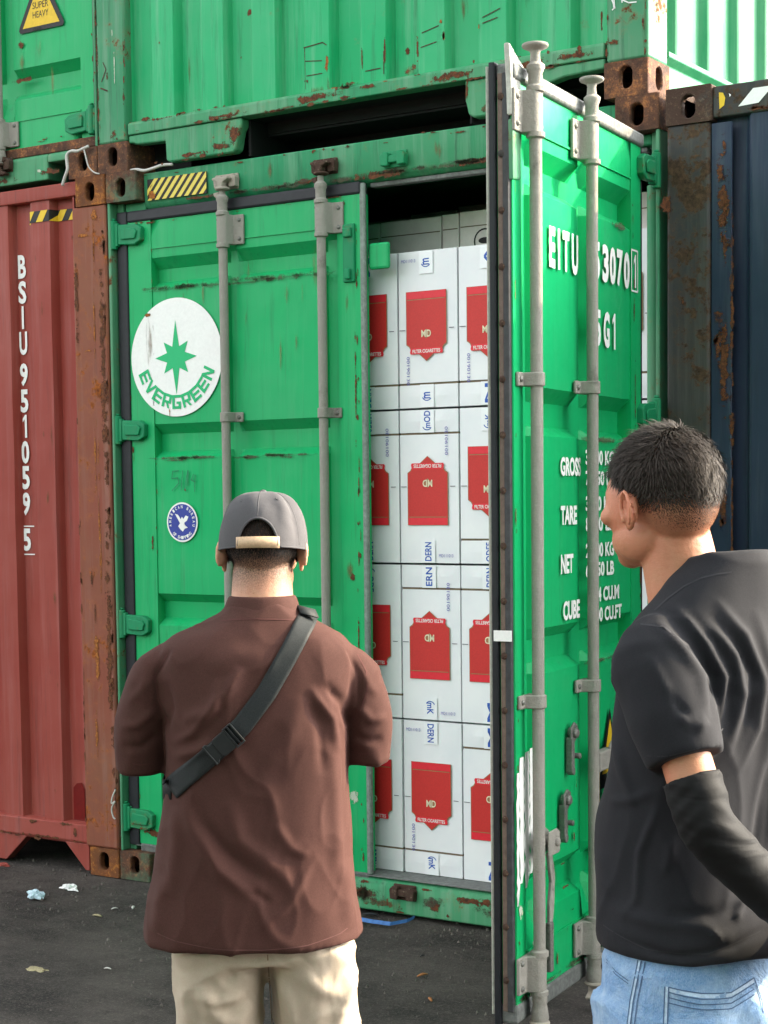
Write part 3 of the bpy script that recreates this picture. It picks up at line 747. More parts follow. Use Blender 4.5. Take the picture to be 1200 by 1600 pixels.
# grime where leaf meets header
decals(opened, 'rust_bloom', [(.95, 2.768, .36, .030), (1.30, 2.755, .36, .045), (1.75, 2.757, .5, .035), (.45, 2.762, .3, .02)], lambda u, v: (u, .0440, v))
decals(opened, 'rust_run', [(.80, 2.83, .05, .10), (1.10, 2.82, .1, .09), (1.55, 2.82, .06, .09)], lambda u, v: (u, .0435, v), 'rust_stain')
decals(opened, 'rust_bloom', [(1.12, .075, .45, .09), (1.28, .045, .30, .05), (1.70, .10, .28, .05), (1.52, .055, .10, .10), (1.95, .06, .4, .06), (.5, .06, .7, .1)], lambda u, v: (u, .0268, v))

# swung right leaf
TH = .109; WR = 1.165
rd = door_leaf(opened, 'green_open', WR, 1, [(.520, .545, .632, .656), (.945, .97, 1.0995, 1.10)], memb=(.187, .065), loc=(2.41, -.02, 0), rz=TH-PI/2, label='opened right door leaf seen from outside, lettered in white', u0=.092)
# rubber on the free edge: lip, black body, bolted retaining strip
mb = MB(); mb.prism([(WR-.004, -.001), (WR+.010, -.006), (WR+.012, -.022), (WR-.004, -.024)], 'z', .13, 2.715); link('door_gasket', mb, 'gasket_dark', rd, .003)
mb = MB(); mb.box(WR, WR+.007, -.038, -.023, .13, 2.715); link('retaining_strip', mb, 'strip_tan', rd, .002)
mb = MB(); mb.prism([(WR+.002, -.041), (WR+.014, -.044), (WR+.016, -.060), (WR-.01, -.062), (WR-.04, -.06), (WR-.04, -.045)], 'z', .09, 2.745); link('door_gasket', mb, 'gasket', rd, .003)
mb = MB(); mb.prism([(WR+.010, -.0605), (WR+.016, -.068), (WR+.008, -.069), (WR-.02, -.063)], 'z', .12, 2.735); link('door_gasket', mb, 'gasket_white', rd, .002)
for k in range(17):
    mb = MB(); mb.lathe([(.010, 0), (.010, .005), (.005, .008)], (0, 0, 0), 'x', 8); mb.v = [(v[0]+WR+.007, v[1]-.026, v[2]+.22+k*.152) for v in mb.v]; link('strip_bolt', mb, 'cast_dark', rd, smooth=40)
mb = MB(); mb.box(.08, WR+.004, -.046, .013, 2.698, 2.742); link('door_gasket', mb, 'gasket_grey', rd, .010, smooth=40)
mb = MB(); mb.prism([(WR-.035, 2.600), (WR+.010, 2.600), (WR+.012, 2.700), (WR+.024, 2.790), (WR+.016, 2.786), (WR-.045, 2.760), (WR-.085, 2.742), (WR-.055, 2.700)], 'y', -.012, .006); link('torn_gasket_corner', mb, 'gasket_white', rd, .010)
mb = MB(); mb.box(.08, WR+.004, -.046, .006, .095, .150); link('door_gasket', mb, 'gasket_grey', rd, .008)
mb = MB(); mb.box(.074, .092, -.045, .004, .13, 2.74); link('door_gasket', mb, 'gasket', rd, .008)
mb = MB(); mb.prism([(WR-.050, 2.435), (WR+.006, 2.428), (WR+.008, 2.590), (WR-.042, 2.60)], 'y', -.02, .008); link('edge_plate', mb, 'green_worn', rd, .005)
UB, UA = 1.094, .652
lock_rod(rd, 1, UB, toward=1, zb=.07); lock_rod(rd, 1, UA, toward=1, zb=.07)
cam_head(rd, 1, UB, .042, 2.770, mat='galv', disc=True); cam_head(rd, 1, UA, .042, 2.770, mat='galv', disc=True)
cam_head(rd, 1, UB, .042, .085, up=-1); cam_head(rd, 1, UA, .042, .085, up=-1)
for z in (2.640, 1.835, 1.04, .25): hinge(rd, -.022, 0, z, 1, s=1)
fR = lambda off: (lambda u, v: (u, off, v))
F = .0055
# lettering (u runs from the hinge, so text runs towards smaller u)
mb = MB()
def tx(s, ul, ur, z0, z1, bold=.035, off=F): put_text(mb, s, ul, ur, z0, z1, fR(off), bold)
tx('E', .903, .858, 2.224, 2.341, .04); tx('I', .835, .820, 2.224, 2.341, .03); tx('T', .797, .745, 2.224, 2.341, .04); tx('U', .724, .672, 2.222, 2.341, .04)
for i, ch in enumerate('3070'): tx(ch, .462-i*.066, .462-i*.066-.056, 2.228, 2.345, .045)
tx('5', .54, .485, 2.228, 2.345, .045)
tx('5', .525, .478, 2.028, 2.140, .045); tx('G', .452, .398, 2.028, 2.140, .045); tx('1', .372, .345, 2.028, 2.140, .045); tx('4', .585, .535, 2.028, 2.140, .045)
u0, u1, z0, z1 = .192, .126, 2.226, 2.362
for a, b, c, d in ((u0, u1, z1-.006, z1), (u0, u1, z0, z0+.006), (u0, u0-.006, z0, z1), (u1, u1+.006, z0, z1)):
    mb.add([(a, F, c), (b, F, c), (b, F, d), (a, F, d)], [(0, 1, 2, 3)])
tx('1', .168, .146, 2.240, 2.346, .04)
tx('GROSS', .822, .655, 1.630, 1.686, .04); tx('TARE', .822, .690, 1.487, 1.543, .04); tx('NET', .822, .722, 1.343, 1.400, .04); tx('CUBE', .805, .668, 1.205, 1.262, .04)
for s, z in (('32500 KG', 1.665), ('71650 LB', 1.602), ('3900 KG', 1.524), ('8600 LB', 1.462), ('28600 KG', 1.382), ('63050 LB', 1.322)): tx(s, .615, .362, z, z+.046, .035)
tx('76.4 CU.M', .585, .315, 1.243, 1.290, .035); tx('2700 CU.FT', .585, .290, 1.180, 1.226, .035)
link_each('letter', mb, 'white', rd)
# warning triangle low on the leaf
mb = MB(); flat_poly(mb, [(.405, .905), (.50, .700), (.50, .655), (.31, .655)], fR(F)); t_ = link('warning_triangle', mb, 'black', rd, fixn=False)
mb = MB(); flat_poly(mb, [(.405, .868), (.478, .70), (.335, .70)], fR(F+.0008)); mb.box(.515, .500, F, F+.001, .52, .78); link('triangle_field', mb, 'yellow', t_, fixn=False)
# peeled remains of a white sheet
r = random.Random(3); mb = MB()
def strip(u0, u1, zt, zb, n=22, j=.004):
    L = []; Rr = []
    for k in range(n+1):
        t = k/n; z = zt+(zb-zt)*t; L.append((u0+r.uniform(-j, j), z)); tp = max(0, 1-abs(t-.5)*0.2)
        Rr.append((u1+r.uniform(-j, j)-(u1-u0)*(max(0, t-.88)*5), z))
    for k in range(n): flat_poly(mb, [L[k], Rr[k], Rr[k+1], L[k+1]], fR(F))
strip(1.166, 1.148, .805, .430); strip(1.144, 1.112, .845, .490); strip(1.108, 1.074, .856, .470, j=.005); strip(1.070, 1.040, .862, .505); strip(1.036, 1.002, .860, .480); strip(.998, .968, .852, .540)
link_each('peeled_white_sheet', mb, 'white', rd)
decals(rd, 'pale_scuff', [(1.145, .415, .06, .10), (1.05, .30, .02, .02)], fR(F), 'sticker_residue')
mb = MB(); mb.box(WR+.014, WR+.0155, -.055, -.001, 1.173, 1.203); tg = link('edge_tag', mb, 'white', rd)
decals(rd, 'rust_bloom', [(.70, .70, .012, .10), (.72, .55, .02, .05), (.16, 2.2, .012, .25), (.15, 1.9, .015, .4), (.60, .25, .03, .05), (.86, .21, .02, .05), (.78, .28, .02, .04), (.10, 1.3, .02, .3)], fR(.0045))
decals(rd, 'dirt_line', [(.5, .162, .9, .03), (.5, 1.062, .4, .02), (.5, 1.744, .4, .025), (.3, 2.418, .22, .025)], fR(.0046), 'dirt_run')
# handles: catches on the panel, hub and lever on each rod
def catch(u, z):
    mb = MB()
    mb.prism([(u+.020, z+.055), (u-.012, z+.072), (u-.034, z+.060), (u-.034, z+.026), (u-.008, z+.010), (u+.018, z+.012)], 'y', .014, .022)
    mb.lathe([(.016, .004), (.016, .030), (.010, .034)], (u-.006, 0, z+.040), 'y', 12)
    mb.box(u-.004, u+.020, .004, .024, z-.070, z+.028)
    mb.lathe([(.013, .004), (.013, .026)], (u+.008, 0, z-.072), 'y', 12); mb.lathe([(.009, .01), (.009, .036)], (u-.020, 0, z-.030), 'y', 10)
    return link('handle_catch', mb, 'galv_dark', rd, .003)
catch(.765, .828); catch(.825, .636)
def handle(u, z, swing):
    mb = MB()
    for y in (.030, .064): mb.prism([(u+.022, z+.036), (u-.040, z+.038), (u-.062, z+.026), (u-.062, z-.030), (u-.050, z-.034), (u+.022, z-.034)], 'y', y, y+.006)
    mb.lathe([(.013, .026), (.013, .076), (.008, .080)], (u-.034, 0, z), 'y', 12)
    link('handle_hub', mb, 'galv', rd, .003)
    mb = MB(); P = [(u-.045, z-.030), (u-.068, z-.10), (u-.062, z-.18), (u-.050, z-.235), (u-.040, z-.245), (u-.025, z-.235), (u-.025, z-.18), (u-.040, z-.12), (u-.018, z-.030)]
    mb.prism(P, 'y', .042, .052); mb.lathe([(.006, .050), (.006, .0545)], (u-.050, 0, z-.14), 'y', 8)
    h = link('door_handle', mb, 'galv', rd, .003)
    mb = MB(); mb.box(u-.042, u-.016, .040, .058, z-.375, z-.232)
    g = link('handle_grip', mb, 'galv_dark', rd, .004)
    mb = MB()
    for k, ch in enumerate('HEAVYDUTY'): put_text(mb, ch, u-.036, u-.022, z-.262-k*.0125, z-.252-k*.0125, lambda a, b: (a, .0586, b))
    tag(link('grip_lettering', mb, 'galv', rd, fixn=False), kind='stuff')
handle(UB-.03, .594, 0)
# hub of the second rod higher up, lever hanging in front of the triangle
mb = MB(); u, z = .590-.10, .765
mb.prism([(u-.05, z+.04), (u-.055, z-.045), (u+.055, z-.045), (u+.060, z+.035), (u+.035, z+.052), (u-.03, z+.052)], 'y', .050, .060); mb.lathe([(.012, .058), (.012, .066), (.006, .069)], (u, 0, z), 'y', 12)
mb.prism([(u+.045, z-.045), (u+.030, z-.30), (u-.020, z-.30), (u-.035, z-.045)], 'y', .040, .048)
mb.box(u+.03, UA-.012, .030, .060, z-.03, z+.03)
link('handle_hub', mb, 'galv', rd, .004)

# ================================================================== cartons in the opening
def shield(mbs, cx, zc0, flip, y, w_, hgt, full=True):
    """red shield label, banner and monogram; v grows from the pointed end"""
    red, red2, gold, cream, whit = mbs
    def F_(off): return lambda u, v: (cx+u*(-1 if flip else 1), y-off, (zc0+hgt-v) if flip else (zc0+v))
    a = w_/2
    out = [(-a, hgt), (-a, .050), (-a*.86, .042), (-a*.78, .030), (-a*.78, .018), (-a*.40, .016), (0, -.012), (a*.40, .016), (a*.78, .018), (a*.78, .030), (a*.86, .042), (a, .050), (a, hgt)]
    o2 = [(u*1.03, v-.003 if v < .1 else v+.001) for u, v in out]
    flat_poly(gold, o2, F_(.0012)); flat_poly(red, out, F_(.0016))
    flat_poly(red2, [(-a, hgt-.026), (a, hgt-.026), (a, hgt), (-a, hgt)], F_(.0020))
    flat_poly(gold, [(-a*.95, hgt-.031), (a*.95, hgt-.031), (a*.95, hgt-.028), (-a*.95, hgt-.028)], F_(.0020))
    flat_poly(red2, [(-a*.80, .012), (a*.80, .012), (a*.84, .018), (a*.80, .034), (-a*.80, .034), (-a*.84, .018)], F_(.0020))
    put_text(whit, 'FILTER CIGARETTES', -a*.70, a*.70, .016, .029, F_(.0025), .015)
    flat_poly(gold, [(-.020, .086), (0, .068), (.020, .086), (0, .104)], F_(.0020))
    put_text(cream, 'MD', -.021, .021, .074, .100, F_(.0026), .02)
def carton(cx, zb, flip, idx, label, yf=.15, w_=.252, h_=.578, dep=.40, tape=('MODERN', 0), code=True, mark=True, tilt=0, detail=True):
    z1 = zb+h_; x0, x1 = cx-w_/2, cx+w_/2
    root = empty('carton', (cx, yf, zb), tilt, label=label, cat='carton', group='white cartons stacked in the open container')
    L = lambda mb: [(v[0]-cx, v[1]-yf, v[2]-zb) for v in mb.v]
    gap = .088; zg = (zb+gap) if not flip else (z1-gap)     # slit between the folded flaps
    mb = MB(); r = random.Random(idx*13)
    # body in two blocks with a recessed slit between them; flaps bulge very slightly
    for a, b in ((zb, zg-.004), (zg+.004, z1)):
        nx, nz = 6, max(2, int((b-a)/.09))
        base = len(mb.v)
        for i in range(nx+1):
            for j in range(nz+1):
                u, v = i/nx, j/nz; bul = math.sin(PI*u)*math.sin(PI*v)*.004*r.uniform(.3, 1)
                mb.v.append((x0+w_*u, yf-bul, a+(b-a)*v))
        for i in range(nx):
            for j in range(nz): k = base+i*(nz+1)+j; mb.f.append((k, k+nz+1, k+nz+2, k+1))
        mb.add([(x0, yf, a), (x0, yf+dep, a), (x0, yf+dep, b), (x0, yf, b)], [(0, 1, 2, 3)]); mb.add([(x1, yf, a), (x1, yf+dep, a), (x1, yf+dep, b), (x1, yf, b)], [(0, 1, 2, 3)])
        for z in (a, b): mb.add([(x0, yf, z), (x1, yf, z), (x1, yf+dep, z), (x0, yf+dep, z)], [(0, 1, 2, 3)])
        mb.add([(x0, yf+dep, a), (x1, yf+dep, a), (x1, yf+dep, b), (x0, yf+dep, b)], [(0, 1, 2, 3)])
    mb.v = L(mb)
    body = link('carton_body', mb, 'carton', root, fixn=True)
    mb = MB(); mb.box(x0+.001, x1-.001, yf+.004, yf+.02, zg-.005, zg+.005); mb.v = L(mb); link('flap_slit', mb, 'kraft', root)
    ms = [MB() for _ in range(5)]; Y_ = yf-.0045
    zl = (zb+.186) if not flip else (z1-.186-.242)
    shield(ms, cx-.004, zl, flip, Y_, .172, .242)
    nm = ('label_print', 'label_band', 'label_border', 'label_monogram', 'label_banner_text')
    for m_, n_, mt in ((ms[0], nm[0], 'red_print'), (ms[1], nm[1], 'red_print2'), (ms[2], nm[2], 'gold_print'), (ms[3], nm[3], 'cream_print'), (ms[4], nm[4], 'white')):
        m_.v = L(m_); o = link(n_, m_, mt, body, fixn=False); (n_ == 'label_banner_text' or n_ == 'label_monogram' or n_ == 'label_border' or n_ == 'label_band') and tag(o, kind='stuff')
    # tape over the top and bottom edges with cut-off blue lettering
    tcx = cx-.004; tw = .030
    mb = MB()
    for a, b in ((zb+.001, zb+.085), (z1-.085, z1-.001)): mb.add([(tcx-tw, Y_-.0006, a), (tcx+tw, Y_-.0006, a), (tcx+tw, Y_-.0006, b), (tcx-tw, Y_-.0006, b)], [(0, 1, 2, 3)])
    mb.v = L(mb); link_each('packing_tape', mb, 'tape', root)
    mb = MB()
    def up(u, v): return (tcx+.014-u, Y_-.0012, v)      # reads from bottom to top
    def dn(u, v): return (tcx-.014+u, Y_-.0012, v)
    def T(s, za, zb_, down=False):
        vs, fs, _ = text2d(s, .02)
        if down: mb.add([(tcx-.014+.028*b, Y_-.0012, zb_-(zb_-za)*a) for a, b in vs], fs)
        else: mb.add([(tcx+.014-.028*b, Y_-.0012, za+(zb_-za)*a) for a, b in vs], fs)
    def logo(zc, down=False, more=''):
        # bracketed m
        sg = -1 if down else 1
        pts = [(.017*math.cos(t), .022*math.sin(t)) for t in np.linspace(PI*.62, PI*1.32, 9)]
        stroke(mb, [(tcx-sg*(q)*.9, zc+sg*p_) for p_, q in pts], .0035, lambda a, b: (a, Y_-.0012, b))
        T('m'+more, zc-.010 if not down else zc-.012-.02*len(more), zc+.014+.02*len(more) if not down else zc+.012, down)
    top, bot = tape[:2] if len(tape) == 2 and not isinstance(tape[1], int) else (None, None)
    if detail:
        for spec, at in ((top, 'top'), (bot, 'bot')):
            if not spec: continue
            kind, txt = spec
            za, zb_ = ((z1-.078, z1-.008) if at == 'top' else (zb+.008, zb+.078))
            if kind == 't': T(txt, za, zb_)
            elif kind == 'd': T(txt, za, zb_, True)
            elif kind == 'l': logo((za+zb_)/2-(.0 if not txt else .015), False, txt)
            elif kind == 'm': logo((za+zb_)/2+(.0 if not txt else .01), True, txt)
    mb.v = L(mb)
    if mb.v: tag(link('tape_lettering', mb, 'tape_blue', root, fixn=False), kind='stuff')
    # half-height tick marks and dotted date code
    mb = MB(); zm = zb+h_*.5
    for a, b in ((x0+.004, x0+.030), (x1-.034, x1-.012)): mb.add([(a, Y_, zm-.0013), (b, Y_, zm-.0013), (b, Y_, zm+.0013), (a, Y_, zm+.0013)], [(0, 1, 2, 3)])
    mb.v = L(mb); tag(link('tick_mark', mb, 'grey_print', root, fixn=False), kind='stuff')
    if code:
        mb = MB(); cxx = cx+(.082 if flip else -.082)-.004; za = (z1-.17) if flip else (zb+.085)
        vs, fs, _ = text2d('00190130')
        k = 1 if flip else -1
        mb.add([(cxx-k*(b-.5)*.013, Y_, (za+.105*a) if flip else (za+.105*(1-a))) for a, b in vs], fs)
        mb.v = L(mb); tag(link('date_code', mb, 'ink_purple', root, fixn=False), kind='stuff')
    if mark:
        mb = MB(); a = x1-.085 if not mark == 'l' else x0+.014; zq = zb+.022 if mark != 'l' else z1-.040
        put_text(mb, 'MD111013', a, a+.062, zq, zq+.012, lambda u, v: (u, Y_, v)); mb.v = L(mb); tag(link('batch_print', mb, 'ink_purple', root, fixn=False), kind='stuff')
    return root
CZ = [.1445, .736, 1.326, 1.904]; CHh = [.588, .586, .574, .581]
CX = [1.182, 1.4435, 1.7045, 1.966, 2.225]
flips = [[0, 0, 0, 0], [0, 0, 1, 0], None, None]
tapes = {(3, 1): (('l', ''), ('l', '')), (2, 1): (('l', 'OD'), ('t', 'DERN')), (1, 1): (('t', 'ERN'), ('m', 'K')), (0, 1): (('d', 'DERN'), ('m', 'K')),
         (3, 0): (('t', 'M'), ('t', 'DERN')), (2, 0): (('t', 'ODERN'), ('t', 'DERN')), (1, 0): (('m', 'ODE'), ('t', 'RN')), (0, 0): (('t', 'RN'), ('d', 'ODERN')),
         (3, 2): (('t', 'A'), ('t', 'N')), (2, 2): (('l', 'K'), ('t', 'ODEF')), (1, 2): (('t', 'DERN'), ('t', 'M')), (0, 2): (('d', 'M'), ('d', 'N'))}
FL = {(3, 0): 0, (3, 1): 0, (3, 2): 0, (2, 0): 1, (2, 1): 1, (2, 2): 0, (1, 0): 0, (1, 1): 1, (1, 2): 1, (0, 0): 0, (0, 1): 0, (0, 2): 1}
colname = ['in column beside the closed door', 'in the middle visible column', 'in column at open door edge', 'in fourth column behind open door', 'in column seen through hinge gap']
rowname = ['bottom one', 'third from top', 'second from top', 'topmost']
rr_ = random.Random(4)
for ci in range(5):
    for ri in range(4):
        fl = FL.get((ri, ci), rr_.random() < .5)
        lab = 'white carton, %s red label, %s %s' % ('upside-down' if fl else 'upright', rowname[ri], colname[ci])
        carton(CX[ci], CZ[ri]+.001, fl, ci*7+ri, lab, yf=.150+rr_.uniform(-.003, .004), h_=CHh[ri]-.004, w_=.2545+rr_.uniform(-.002, .0005), tape=tapes.get((ri, ci), (None, None)),
               code=(ri, ci) not in ((3, 0), (1, 0), (2, 2)), mark='l' if (ri, ci) in ((0, 1), (3, 1)) else ((ri, ci) in ((2, 1), (1, 1), (0, 2), (1, 2))), detail=ci < 3, tilt=rr_.uniform(-.004, .004))
def rear_carton(x0, x1, z0, z1, y0, y1, mat, label, deco=None):
    root = empty('carton', ((x0+x1)/2, y0, z0), label=label, cat='carton', group='plain cartons deeper in the container')
    cx = (x0+x1)/2; mb = MB(); mb.box(x0-cx, x1-cx, 0, y1-y0, 0, z1-z0); link('carton_body', mb, mat, root, .003)
    mb = MB(); mb.add([(x0-cx+.004, -.001, z1-z0-.060), (x1-cx-.004, -.001, z1-z0-.060), (x1-cx-.004, -.001, z1-z0-.056), (x0-cx+.004, -.001, z1-z0-.056)], [(0, 1, 2, 3)]); link('flap_slit', mb, 'kraft', root, fixn=False)
    if deco == 'circle':
        mb = MB(); pts = [(.045*math.cos(t), .045*math.sin(t)) for t in np.linspace(0, 2*PI, 25)]
        stroke(mb, pts, .006, lambda a, b: (1.515-cx+a, -.0015, 2.545-z0+b)); flat_poly(mb, ell(1.515, 2.547, .028, .012, 14), lambda a, b: (a-cx, -.0015, b-z0)); tag(link('carton_print', mb, 'black', root, fixn=False), kind='stuff')
    if deco == 'Z':
        mb = MB(); put_text(mb, 'N', -.02, .02, 0, 1, lambda u, v: (1.185-cx-v*.03+.015, -.0015, 2.752-z0+u*.6), .03); tag(link('carton_print', mb, 'black', root, fixn=False), kind='stuff')
    return root
rear_carton(.74, 1.034, 2.492, 2.655, .45, .80, 'carton_grey', 'greyish carton in the second row, leftmost above the front stack')
rear_carton(1.040, 1.320, 2.492, 2.657, .45, .80, 'carton_grey', 'wide greyish carton in the second row above the middle column')
rear_carton(1.325, 1.399, 2.492, 2.660, .45, .80, 'carton_grey', 'narrow greyish carton squeezed between two wider ones in the second row')
rear_carton(1.404, 1.945, 2.492, 2.663, .45, .80, 'carton_grey', 'greyish carton with black circle mark in the second row', 'circle')
rear_carton(1.950, 2.34, 2.492, 2.660, .45, .80, 'carton_grey', 'greyish carton in the second row, rightmost, behind the open door')
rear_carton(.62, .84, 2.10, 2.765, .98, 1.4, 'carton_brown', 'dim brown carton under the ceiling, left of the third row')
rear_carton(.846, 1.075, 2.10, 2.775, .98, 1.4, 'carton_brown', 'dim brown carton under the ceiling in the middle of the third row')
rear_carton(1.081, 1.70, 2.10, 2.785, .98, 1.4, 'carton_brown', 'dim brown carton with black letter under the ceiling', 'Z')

# ================================================================== upper green container (plain end)
upper = container('shipping_container', (-.040, 0, 2.8965), 'upper green container with scraped corrugated end wall and two dark pockets below', 'green containers of the stack',
    dict(casting=('cast_rust', 'cast_rust'), side='green_side', post=('green_worn', 'green_worn'), post_w=.157, doors=False))
D = end_frame(upper, dict(post_w=.157, panel='green_end', phase=.283, period=.25, flat=.110, slope=.018, depth=.042, zb=.186, hdr='green_rail'))
U = lambda x: x+.040            # world x -> container x
V = lambda z: z-2.8965
mb = MB(); mb.prism([(.004, .140), (.004, .182), (.012, .190), (.045, .196), (.070, .196), (.070, .140)], 'x', .1625, W-.1625); link('bottom_rail', mb, 'green_rail', upper, .004, smooth=35)
mb = MB(); zl = .032
mb.prism([(.1622, .138), (.1622, .108), (.185, .108), (.200, .100), (.352, .096), (.356, .020), (.372, .012), (.69, .012), (.705, .022), (.722, .090), (.735, .110), (.735, .138)], 'y', .010, .060)
link('bottom_rail_apron', mb, 'green_rail', upper, .006, smooth=35)
mb = MB(); mb.prism([(1.732, .138), (1.732, .070), (1.745, .020), (1.765, .008), (2.04, .008), (2.055, .020), (2.06, .085), (2.12, .098), (2.275, .104), (2.275, .138)], 'y', .010, .060)
link('bottom_rail_apron', mb, 'green_rail', upper, .006, smooth=35)
mb = MB(); mb.box(.17, .36, .16, .17, .01, .138); mb.box(.736, 1.73, .9, .92, .0, .088); mb.box(.736, 1.73, .06, .165, .142, .150); mb.box(.730, .742, .06, .9, .0, .138); mb.box(1.722, 1.730, .06, .9, .0, .138); link('tunnel_shade_plate', mb, 'inside_shade', upper)  # near-black plates imitate the shade inside pocket and tunnel
mb = MB()
for k in range(18):
    a = math.pi*k/17
mb.tube([(.34, .03, .045), (.36, .03, .0), ], .01) if False else None
fU = lambda off: (lambda u, v: (U(u), off, V(v)))
def onp(u): return D(U(u))
def deU(L, mat, name='rust_patch', lift=.002):
    for (u, v, a, b) in L: decals(upper, mat, [(u, v, a, b)], lambda p_, q: (U(p_), .0205+D(U(u))*0-.0+0-lift+min(D(U(u-a/2)), D(U(u+a/2)), D(U(u))), V(q)), name)
deU([(1.422, 3.185, .035, .05), (1.418, 3.116, .04, .035), (1.462, 3.118, .05, .045), (.720, 3.432, .03, .035), (.659, 3.275, .018, .02), (1.0, 3.13, .05, .05), (.285, 3.38, .014, .03), (1.60, 3.21, .02, .05)], 'rust_bloom')
deU([(1.092, 3.19, .026, .13), (1.60, 3.205, .018, .05), (1.745, 3.22, .012, .05), (1.59, 3.26, .03, .03)], 'rust_light')
deU([(1.49, 3.18, .016, .16), (1.25, 3.17, .012, .13), (1.35, 3.19, .014, .16), (2.20, 3.17, .010, .12)], 'rust_bloom')
deU([(1.095, 3.10, .04, .12), (1.04, 3.09, .12, .05), (1.44, 3.11, .09, .05), (.40, 3.25, .02, .2), (1.66, 3.3, .05, .2), (1.92, 3.3, .05, .2)], 'rust_run', 'rust_stain')
mb = MB()
def on(P, wd=.0035):
    for A, B in zip(P[:-1], P[1:]):
        yy = .0180+min(onp(A[0]), onp(B[0]))
        stroke(mb, [A, B], wd, lambda a, b, yy=yy: (U(a), yy, V(b)))
on([(.990, 3.105), (.988, 3.255), (1.075, 3.262)], .004); on([(1.075, 3.262), (1.092, 3.25)]); on([(.995, 3.205), (1.07, 3.196)]); on([(1.0, 3.15), (1.07, 3.15)])
on([(1.51, 3.23), (1.58, 3.245)]); on([(1.505, 3.18), (1.57, 3.19)]); on([(1.76, 3.245), (1.83, 3.265)]); on([(1.76, 3.225), (1.82, 3.236)]); on([(1.265, 3.13), (1.33, 3.132)]); on([(1.345, 3.19), (1.345, 3.11)])
link_each('scrape_mark', mb, 'cast_dark', upper)
fx = lambda u, v: (U(u), .0025, V(v))
decals(upper, 'rust_bloom', [(1.05, 3.062, .32, .05), (1.66, 3.060, .30, .055), (1.28, 3.07, .14, .03), (1.95, 3.055, .25, .05), (.62, 3.050, .30, .03), (2.12, 3.06, .2, .04), (.3, 3.08, .2, .02)], fx)
decals(upper, 'rust_light', [(1.36, 3.078, .08, .010), (1.13, 3.085, .06, .008)], fx)
fx2 = lambda u, v: (U(u), .0085, V(v))
decals(upper, 'rust_bloom', [(.45, 2.925, .30, .030), (.60, 2.94, .14, .05), (1.78, 2.93, .10, .05), (1.70, 3.01, .02, .12), (1.9, 2.925, .3, .03), (.655, 2.97, .07, .12)], fx2)
fp = lambda u, v: (U(u), .0020, V(v))
decals(upper, 'rust_bloom', [(.055, 3.045, .060, .055), (-.032, 3.40, .010, .30), (-.030, 3.22, .012, .12), (2.27, 3.08, .10, .04), (.02, 3.28, .02, .07)], fp)
decals(upper, 'pale_scuff', [(.052, 3.45, .012, .10), (.06, 3.30, .010, .25)], fp, 'scuff')
decals(upper, 'rust_run', [(2.385, 3.15, .03, .30)], fp, 'rust_stain')
mb = MB(); f = fp
stroke(mb, [(2.262, 3.232), (2.272, 3.205), (2.274, 3.19), (2.268, 3.186)], .004, f); stroke(mb, [(2.272, 3.236), (2.277, 3.19)], .004, f); stroke(mb, [(2.300, 3.235), (2.304, 3.205)], .004, f); stroke(mb, [(2.325, 3.23), (2.302, 3.214), (2.328, 3.200), (2.355, 3.198)], .004, f)
tag(link('chalk_mark', mb, 'white', upper, fixn=False), kind='stuff')
mb = MB(); stroke(mb, [(.0, 3.34), (.015, 3.31), (-.01, 3.265)], .004, f); stroke(mb, [(-.015, 3.24), (.02, 3.225)], .006, f); tag(link('scratched_mark', mb, 'cast_dark', upper, fixn=False), kind='stuff')

# ================================================================== upper left green container with doors
upl = container('shipping_container', (-2.484, .006, 2.8965), 'upper left green container with closed doors and yellow super heavy warning triangle', 'green containers of the stack',
    dict(casting=('cast_green', 'cast_rust'), side='green_side', post=('green_worn', 'green_worn'), post_w=.04, doors=True, side_vis=False))
mb = MB(); mb.prism([(.046, H-.010), (.050, 2.772), (.074, 2.742), (.15, 2.738), (.15, H-.014)], 'x', CW-.11, W-CW+.11); link('door_header', mb, 'green_header', upl, .006)
mb = MB(); mb.prism([(.028, .020), (.028, .118), (.040, .132), (.16, .132), (.16, .020)], 'x', CW-.11, W-CW-.142); link('door_sill', mb, 'green_rail', upl, .006)
mb = MB(); mb.prism([(.028, .090), (.028, .118), (.040, .132), (.16, .132), (.16, .090)], 'x', W-CW-.142, W-CW+.11); link('door_sill', mb, 'green_rail', upl, .006)
mb = MB(); mb.box(W-CW-.142, W-CW, .15, .16, .02, .09); link('pocket_plate', mb, 'inside_shade', upl)  # near-black back plate, shade of the pocket put into its colour
def closed_leaf(root, s, hx, rz, WW=1.165):
    d = door_leaf(root, 'green_door', WW, s, [(.470, .492, .555, .577), (.930, .952, 1.055, 1.0555)], memb=(.085, .105), loc=(hx, .045, 0), rz=rz)
    gasket(d, WW, s)
    for u in (.520, .99): lock_rod(d, s, u, toward=-1 if s > 0 and False else (1 if s < 0 else -1)); cam_head(d, s, u, .042, 2.77); cam_head(d, s, u, .042, .100, up=-1, mat='cast_dark')
    for z in (2.65, 1.86, 1.06, .232): hinge(d, .010, 0, z, 1, s=s)
    return d
dr = closed_leaf(upl, 1, W-.034, PI); dl = closed_leaf(upl, -1, .034, 0)
g = lambda off: (lambda x, z: ((W-.034)-(x+2.484), off, z-2.8965))   # world x,z on the right leaf (u to the left)
mb = MB(); tri = [(-.505, 3.540), (-.252, 3.540), (-.262, 3.565), (-.368, 3.775), (-.388, 3.775), (-.498, 3.565)]
flat_poly(mb, [(-.500, 3.538), (-.258, 3.538), (-.250, 3.550), (-.255, 3.565), (-.370, 3.772), (-.388, 3.772), (-.503, 3.565), (-.508, 3.550)], g(.0050)); t_ = link('warning_triangle', mb, 'black', dr, fixn=False)
